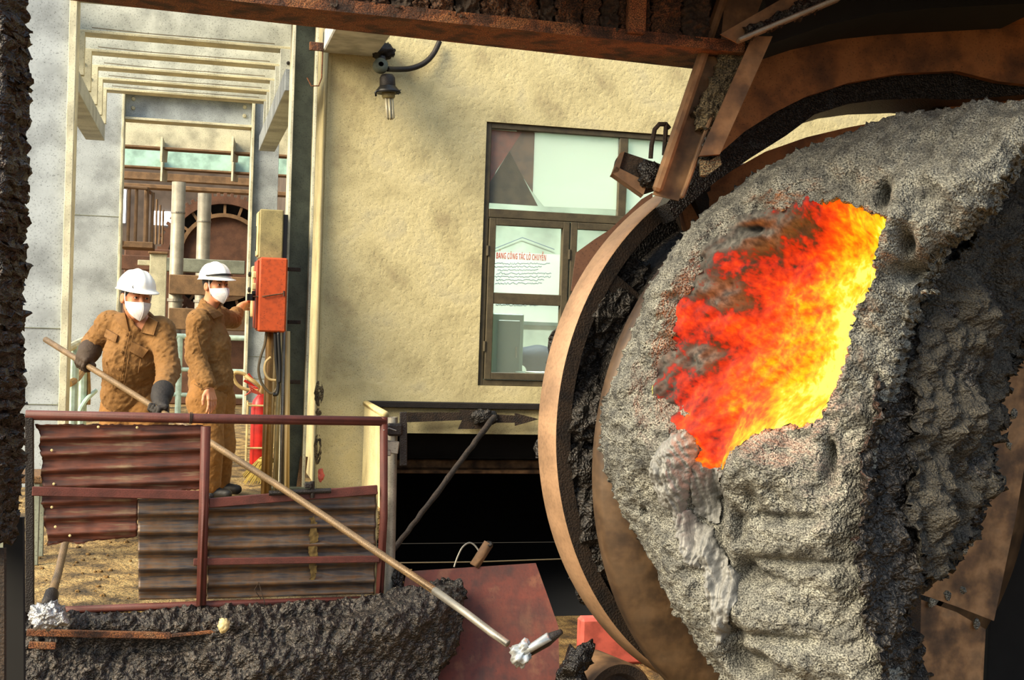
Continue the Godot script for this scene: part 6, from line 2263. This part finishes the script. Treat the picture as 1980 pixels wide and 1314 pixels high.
func workers() -> void:
	# ---- the rod, from the left worker's hands over the gate's lower half to its tip by the furnace
	var hR := at(163, 703, 7.10)
	var hL := at(306, 792, 6.595)
	var rod := thing("scraper_rod", "long steel rod with a battered tip held by the left worker over the gate", "rod", hL)
	var rp := [at(88, 656, 7.39), hR, at(235, 747, 6.84), hL, at(400, 851, 6.30), at(545, 943, 5.88), at(640, 1006, 5.66), at(740, 1074, 5.43), at(840, 1141, 5.22), at(900, 1184, 5.09), at(950, 1222, 5.0), at(982, 1244, 4.95)]
	var st := ST(true)
	tube(st, rp.slice(0, 9), [0.017, 0.017, 0.0165, 0.0165, 0.0165, 0.0165, 0.0165, 0.0165, 0.0165], 12)
	put("shaft", st, M.rod, rod)
	st = ST(true)
	tube(st, rp.slice(8), [0.0168, 0.016, 0.016, 0.015], 12)
	put("shaft_end", st, M.steel, rod, "scorched grey end of the rod")
	st = ST(true)
	lump(st, Transform3D(Basis(Vector3.BACK, -0.4), at(1008, 1262, 4.92)), Vector3(0.035, 0.055, 0.03), 0.03, 22.0, 16)
	put("tip_lump", st, M.aluminium, rod)
	st = ST(true)
	tube(st, [at(1006, 1262, 4.92), at(1030, 1250, 4.91), at(1062, 1230, 4.89)], [0.02, 0.016, 0.018], 8)
	put("tip_bar", st, M.aluminium, rod)
	st = ST(true)
	tube(st, [at(1020, 1262, 4.95), at(1055, 1238, 4.92), at(1086, 1220, 4.89)], [0.018, 0.026, 0.01], 7)
	put("tip_blade", st, M.steel_dark, rod)

	# ---- left worker
	var up := Vector3.UP
	var fl := 0.0
	var neck := at(266, 618, 7.07)
	var C := at(263, 577, 6.98)
	var fw := (cb.z * 0.80 + cb.x * 0.60 - up * 0.10).normalized()
	var hb := (up + cb.x * 0.05).normalized()
	var hx := hb.cross(fw).normalized()
	var B := Basis(hx, fw.cross(hx), fw)
	var s := 0.93
	var p := thing("person", "worker in white helmet and tan uniform leaning forward, both gloves on a long rod", "person", Vector3(neck.x, 0, neck.z - 0.05))
	var shR := at(210, 627, 7.16)
	var shL := at(313, 640, 7.04)
	var elR := at(180, 664, 7.24)
	var wrR := at(170, 686, 7.13)
	var elL := at(326, 716, 6.96)
	var wrL := at(312, 766, 6.72)
	var chest := at(262, 690, 7.13)
	var waist := at(258, 752, 7.22)
	var hipR := at(236, 790, 7.24)
	var hipL := at(284, 792, 7.22)
	var knR := hipR + Vector3(-0.06, -0.38, 0.10)
	var knL := hipL + Vector3(0.06, -0.38, 0.12)
	var anR := Vector3(knR.x - 0.03, 0.10, knR.z - 0.52)
	var anL := Vector3(knL.x + 0.02, 0.10, knL.z - 0.50)
	st = ST(true)
	head(st, C, B, s, neck)
	nets(st, [limb(neck, chest, 0.06, 0.12, 0.08), limb(shR, shL, 0.05, 0.05, 0.06), limb(chest, waist, 0.12, 0.11, 0.06), limb(waist, (hipR + hipL) / 2, 0.11, 0.11, 0.06), limb(shR, elR, 0.045, 0.038), limb(elR, wrR, 0.036, 0.028), limb(shL, elL, 0.045, 0.038), limb(elL, wrL, 0.036, 0.028), limb(hipR, knR, 0.075, 0.05), limb(knR, anR, 0.048, 0.036), limb(hipL, knL, 0.075, 0.05), limb(knL, anL, 0.048, 0.036)], 0.016)
	put("body", st, M.skin, p)
	head_parts(p, C, B, s, false)
	st = ST(true)
	nets(st, [limb(shR.lerp(neck, 0.12), shL.lerp(neck, 0.12), 0.068, 0.070, 0.06), limb(neck.lerp(chest, 0.25), chest, 0.080, 0.135, 0.07), limb(chest + hx * 0.06, waist + hx * 0.04, 0.118, 0.108, 0.08), limb(chest - hx * 0.06, waist - hx * 0.05, 0.118, 0.110, 0.08), limb(waist + hx * 0.05, waist + Vector3(0, -0.04, 0) + hx * 0.06, 0.115, 0.118, 0.06), limb(waist - hx * 0.05, waist + Vector3(0, -0.04, 0) - hx * 0.06, 0.115, 0.118, 0.06), limb(shR, elR, 0.070, 0.062, 0.05), limb(elR, elR.lerp(wrR, 0.72), 0.060, 0.052, 0.02), limb(shL, elL, 0.071, 0.064, 0.05), limb(elL, elL.lerp(wrL, 0.80), 0.062, 0.050, 0.02), limb(neck - up * 0.02, neck + up * 0.012 + fw * 0.01, 0.088, 0.076, 0.02), ["c", neck + up * 0.08 + fw * 0.03, neck.lerp(chest, 0.42) + fw * 0.17, 0.066, 0.03, 0.012, "-"]], 0.0105, folds(0.017, Vector3(9, 9, 9), 3.0))
	var jk := put("jacket", st, M.khaki, p)
	st = ST(true)
	nets(st, [limb(waist + Vector3(0, 0.02, 0) + hx * 0.05, hipL, 0.105, 0.115, 0.06), limb(waist + Vector3(0, 0.02, 0) - hx * 0.05, hipR, 0.105, 0.115, 0.06), limb(hipL, knL, 0.112, 0.088, 0.04), limb(hipR, knR, 0.112, 0.088, 0.04), limb(knL, anL, 0.088, 0.078, 0.03), limb(knR, anR, 0.088, 0.078, 0.03)], 0.013, folds(0.014, Vector3(7, 5, 7), 8.0))
	put("trousers", st, M.trouser, p)
	for a in [anR, anL]:
		st = ST(true)
		nets(st, [limb(a + Vector3(0, 0.05, 0), a + Vector3(0, -0.04, 0), 0.055, 0.055, 0.02), limb(a + Vector3(0, -0.055, -0.02), a + Vector3(0.03, -0.062, 0.13), 0.045, 0.036, 0.03)], 0.012)
		put("boot", st, M.boot, p)
	# gloves
	var dR: Vector3 = (rp[2] - rp[0]).normalized()
	st = ST(true)
	var pr := []
	grip(pr, wrR + (hR - wrR) * 0.15, hR, dR, 0.017, 1.25, 1.0)
	pr.append(limb(elR.lerp(wrR, 0.62), wrR, 0.066, 0.054, 0.02))
	pr.append(limb(wrR, hR + (wrR - hR) * 0.55, 0.050, 0.036, 0.03))
	nets(st, pr, 0.0052)
	put("glove", st, M.glove_brown, p, "worn brown work glove")
	st = ST(true)
	pr = []
	grip(pr, wrL + (hL - wrL) * 0.3, hL, dR, 0.0165, 1.25, -1.0)
	pr.append(limb(elL.lerp(wrL, 0.80), wrL, 0.060, 0.050, 0.02))
	pr.append(limb(wrL, hL + (wrL - hL) * 0.45, 0.046, 0.036, 0.03))
	nets(st, pr, 0.0052)
	put("glove", st, M.glove, p, "black work glove")
	# collar, placket, pockets, buttons
	patch(p, jk, "collar", [[222, 608], [242, 604], [250, 640], [230, 626]], 0.010, M.khaki_trim)
	patch(p, jk, "collar", [[288, 612], [306, 622], [298, 648], [272, 642]], 0.010, M.khaki_trim)
	patch(p, jk, "pocket_flap", [[206, 636], [228, 648], [224, 662], [202, 650]], 0.008, M.khaki_trim)
	patch(p, jk, "pocket_flap", [[255, 660], [288, 676], [276, 692], [250, 678]], 0.008, M.khaki_trim)
	seam(p, jk, [[252, 640], [243, 680], [236, 720], [228, 762]])
	seam(p, jk, [[258, 642], [250, 684], [244, 722], [236, 764]])
	seam(p, jk, [[272, 694], [266, 730]])
	for b in [[246, 646], [236, 680], [230, 714], [224, 748]]: button(p, jk, b[0], b[1])

	# ---- right worker, in profile, reaching for the boxes
	neck = at(404, 597, 9.22)
	C = at(417, 553, 9.20)
	fw = (cb.x * 0.76 + cb.z * 0.65 - up * 0.02).normalized()
	hb = (up - cb.x * 0.05).normalized()
	hx = hb.cross(fw).normalized()
	B = Basis(hx, fw.cross(hx), fw)
	s = 1.0
	p = thing("person", "worker in white helmet and mask standing in profile, reaching towards the orange switch box", "person", Vector3(neck.x, 0, neck.z))
	shR = at(384, 622, 9.06)
	shL = at(424, 614, 9.40)
	elR = at(378, 690, 9.06)
	wrR = at(404, 748, 8.97)
	elL = at(450, 618, 9.62)
	wrL = at(464, 594, 9.80)
	chest = at(402, 665, 9.25)
	waist = at(408, 730, 9.27)
	hipR = at(398, 775, 9.18)
	hipL = at(420, 775, 9.34)
	knR = at(405, 865, 9.15)
	knL = at(428, 862, 9.36)
	anR = at(404, 942, 9.25)
	anL = at(424, 935, 9.5)
	anR.y = 0.1; anL.y = 0.1
	st = ST(true)
	head(st, C, B, s, neck)
	nets(st, [limb(neck, chest, 0.06, 0.12, 0.08), limb(shR, shL, 0.05, 0.05, 0.06), limb(chest, waist, 0.12, 0.11, 0.06), limb(waist, (hipR + hipL) / 2, 0.11, 0.11, 0.06), limb(shR, elR, 0.045, 0.038), limb(elR, wrR, 0.036, 0.029), limb(shL, elL, 0.045, 0.038), limb(elL, wrL, 0.036, 0.029), limb(hipR, knR, 0.075, 0.05), limb(knR, anR, 0.048, 0.036), limb(hipL, knL, 0.075, 0.05), limb(knL, anL, 0.048, 0.036)], 0.016)
	pr = []
	open_hand(pr, wrR, (at(414, 790, 8.93) - wrR).normalized(), -cb.x * 0.5 - cb.z * -0.9, 0.30, 1.1)
	pr.append(limb(elR.lerp(wrR, 0.7), wrR, 0.033, 0.029, 0.02))
	nets(st, pr, 0.0036)
	pr = []
	open_hand(pr, wrL, (at(487, 587, 9.95) - wrL).normalized(), Vector3(0, 0.6, 0.7), 0.28, 1.1)
	pr.append(limb(elL.lerp(wrL, 0.6), wrL, 0.035, 0.029, 0.02))
	nets(st, pr, 0.0036)
	put("body", st, M.skin, p)
	head_parts(p, C, B, s, true)
	st = ST(true)
	nets(st, [limb(shR.lerp(neck, 0.12), shL.lerp(neck, 0.12), 0.075, 0.072, 0.06), limb(neck.lerp(chest, 0.25), chest, 0.085, 0.145, 0.07), limb(chest + fw * 0.045, waist + fw * 0.05, 0.125, 0.115, 0.08), limb(chest - fw * 0.04, waist - fw * 0.05, 0.125, 0.115, 0.08), limb(waist + fw * 0.05, waist + fw * 0.05 + Vector3(0, -0.05, 0), 0.122, 0.125, 0.05), limb(waist - fw * 0.05, waist - fw * 0.06 + Vector3(0, -0.05, 0), 0.122, 0.125, 0.05), limb(shR, elR, 0.084, 0.074, 0.05), limb(elR, elR.lerp(wrR, 0.86), 0.072, 0.060, 0.02), limb(shL, elL, 0.078, 0.066, 0.05), limb(elL, elL.lerp(wrL, 0.5), 0.062, 0.056, 0.02), limb(neck - up * 0.02, neck + up * 0.022 + fw * 0.01, 0.094, 0.080, 0.02), ["c", neck + up * 0.08 + fw * 0.03, neck.lerp(chest, 0.22) + fw * 0.17, 0.062, 0.02, 0.012, "-"]], 0.0115, folds(0.018, Vector3(9, 9, 9), 23.0))
	jk = put("jacket", st, M.khaki, p)
	st = ST(true)
	nets(st, [limb(waist + fw * 0.04, hipL, 0.115, 0.125, 0.06), limb(waist - fw * 0.04, hipR, 0.115, 0.13, 0.06), limb(hipL, knL, 0.125, 0.098, 0.04), limb(hipR, knR, 0.13, 0.10, 0.04), limb(knL, anL, 0.098, 0.082, 0.03), limb(knR, anR, 0.10, 0.084, 0.03)], 0.013, folds(0.016, Vector3(7, 5, 7), 31.0))
	put("trousers", st, M.trouser, p)
	for a in [anR, anL]:
		st = ST(true)
		nets(st, [limb(a + Vector3(0, 0.05, 0), a + Vector3(0, -0.04, 0), 0.055, 0.055, 0.02), limb(a + Vector3(0, -0.055, 0), a + Vector3(0.13, -0.062, 0.06), 0.045, 0.036, 0.03)], 0.012)
		put("boot", st, M.boot, p)
	patch(p, jk, "collar", [[390, 586], [402, 586], [432, 608], [414, 616]], 0.010, M.khaki_trim)
	seam(p, jk, [[380, 632], [384, 660], [392, 690]])
	seam(p, jk, [[376, 742], [392, 752], [410, 748]], 0.004)
	for b in [[384, 742], [390, 752]]: button(p, jk, b[0], b[1])

func small_things() -> void:
	# pebbles and grit swept along the floor behind the gate
	var st := ST()
	for i in 260:
		var x := rng.randf_range(-1.3, 1.2)
		var z := rng.randf_range(-9.6, -6.2)
		lump(st, Transform3D(Basis(), Vector3(x, 0.004, z)), Vector3(0.012, 0.008, 0.012) * rng.randf_range(0.4, 1.4), 0.004, 60.0, 3)
	var g := one("floor_grit", st, M.ground, "loose grit scattered over the floor behind the gate", "grit")
	g.set_meta("kind", "stuff")
	# stool legs just visible left of the torn sheet
	var s := thing("low_stool", "low wooden stool half hidden at the left end of the gate", "stool", onz(74, 985, -6.9))
	st = ST()
	var a := onz(74, 920, -7.2)
	bx(st, a + Vector3(-0.22, -0.02, -0.15), a + Vector3(0.04, 0.02, 0.15), 0.006)
	put("seat", st, M.wood, s)
	for q in [[-0.19, -0.12], [-0.19, 0.12], [0.01, -0.12], [0.01, 0.12]]:
		st = ST()
		bx(st, Vector3(a.x + q[0] - 0.014, 0.0, a.z + q[1] - 0.014), Vector3(a.x + q[0] + 0.014, a.y - 0.02, a.z + q[1] + 0.014), 0.003)
		put("leg", st, M.paint_grey, s)
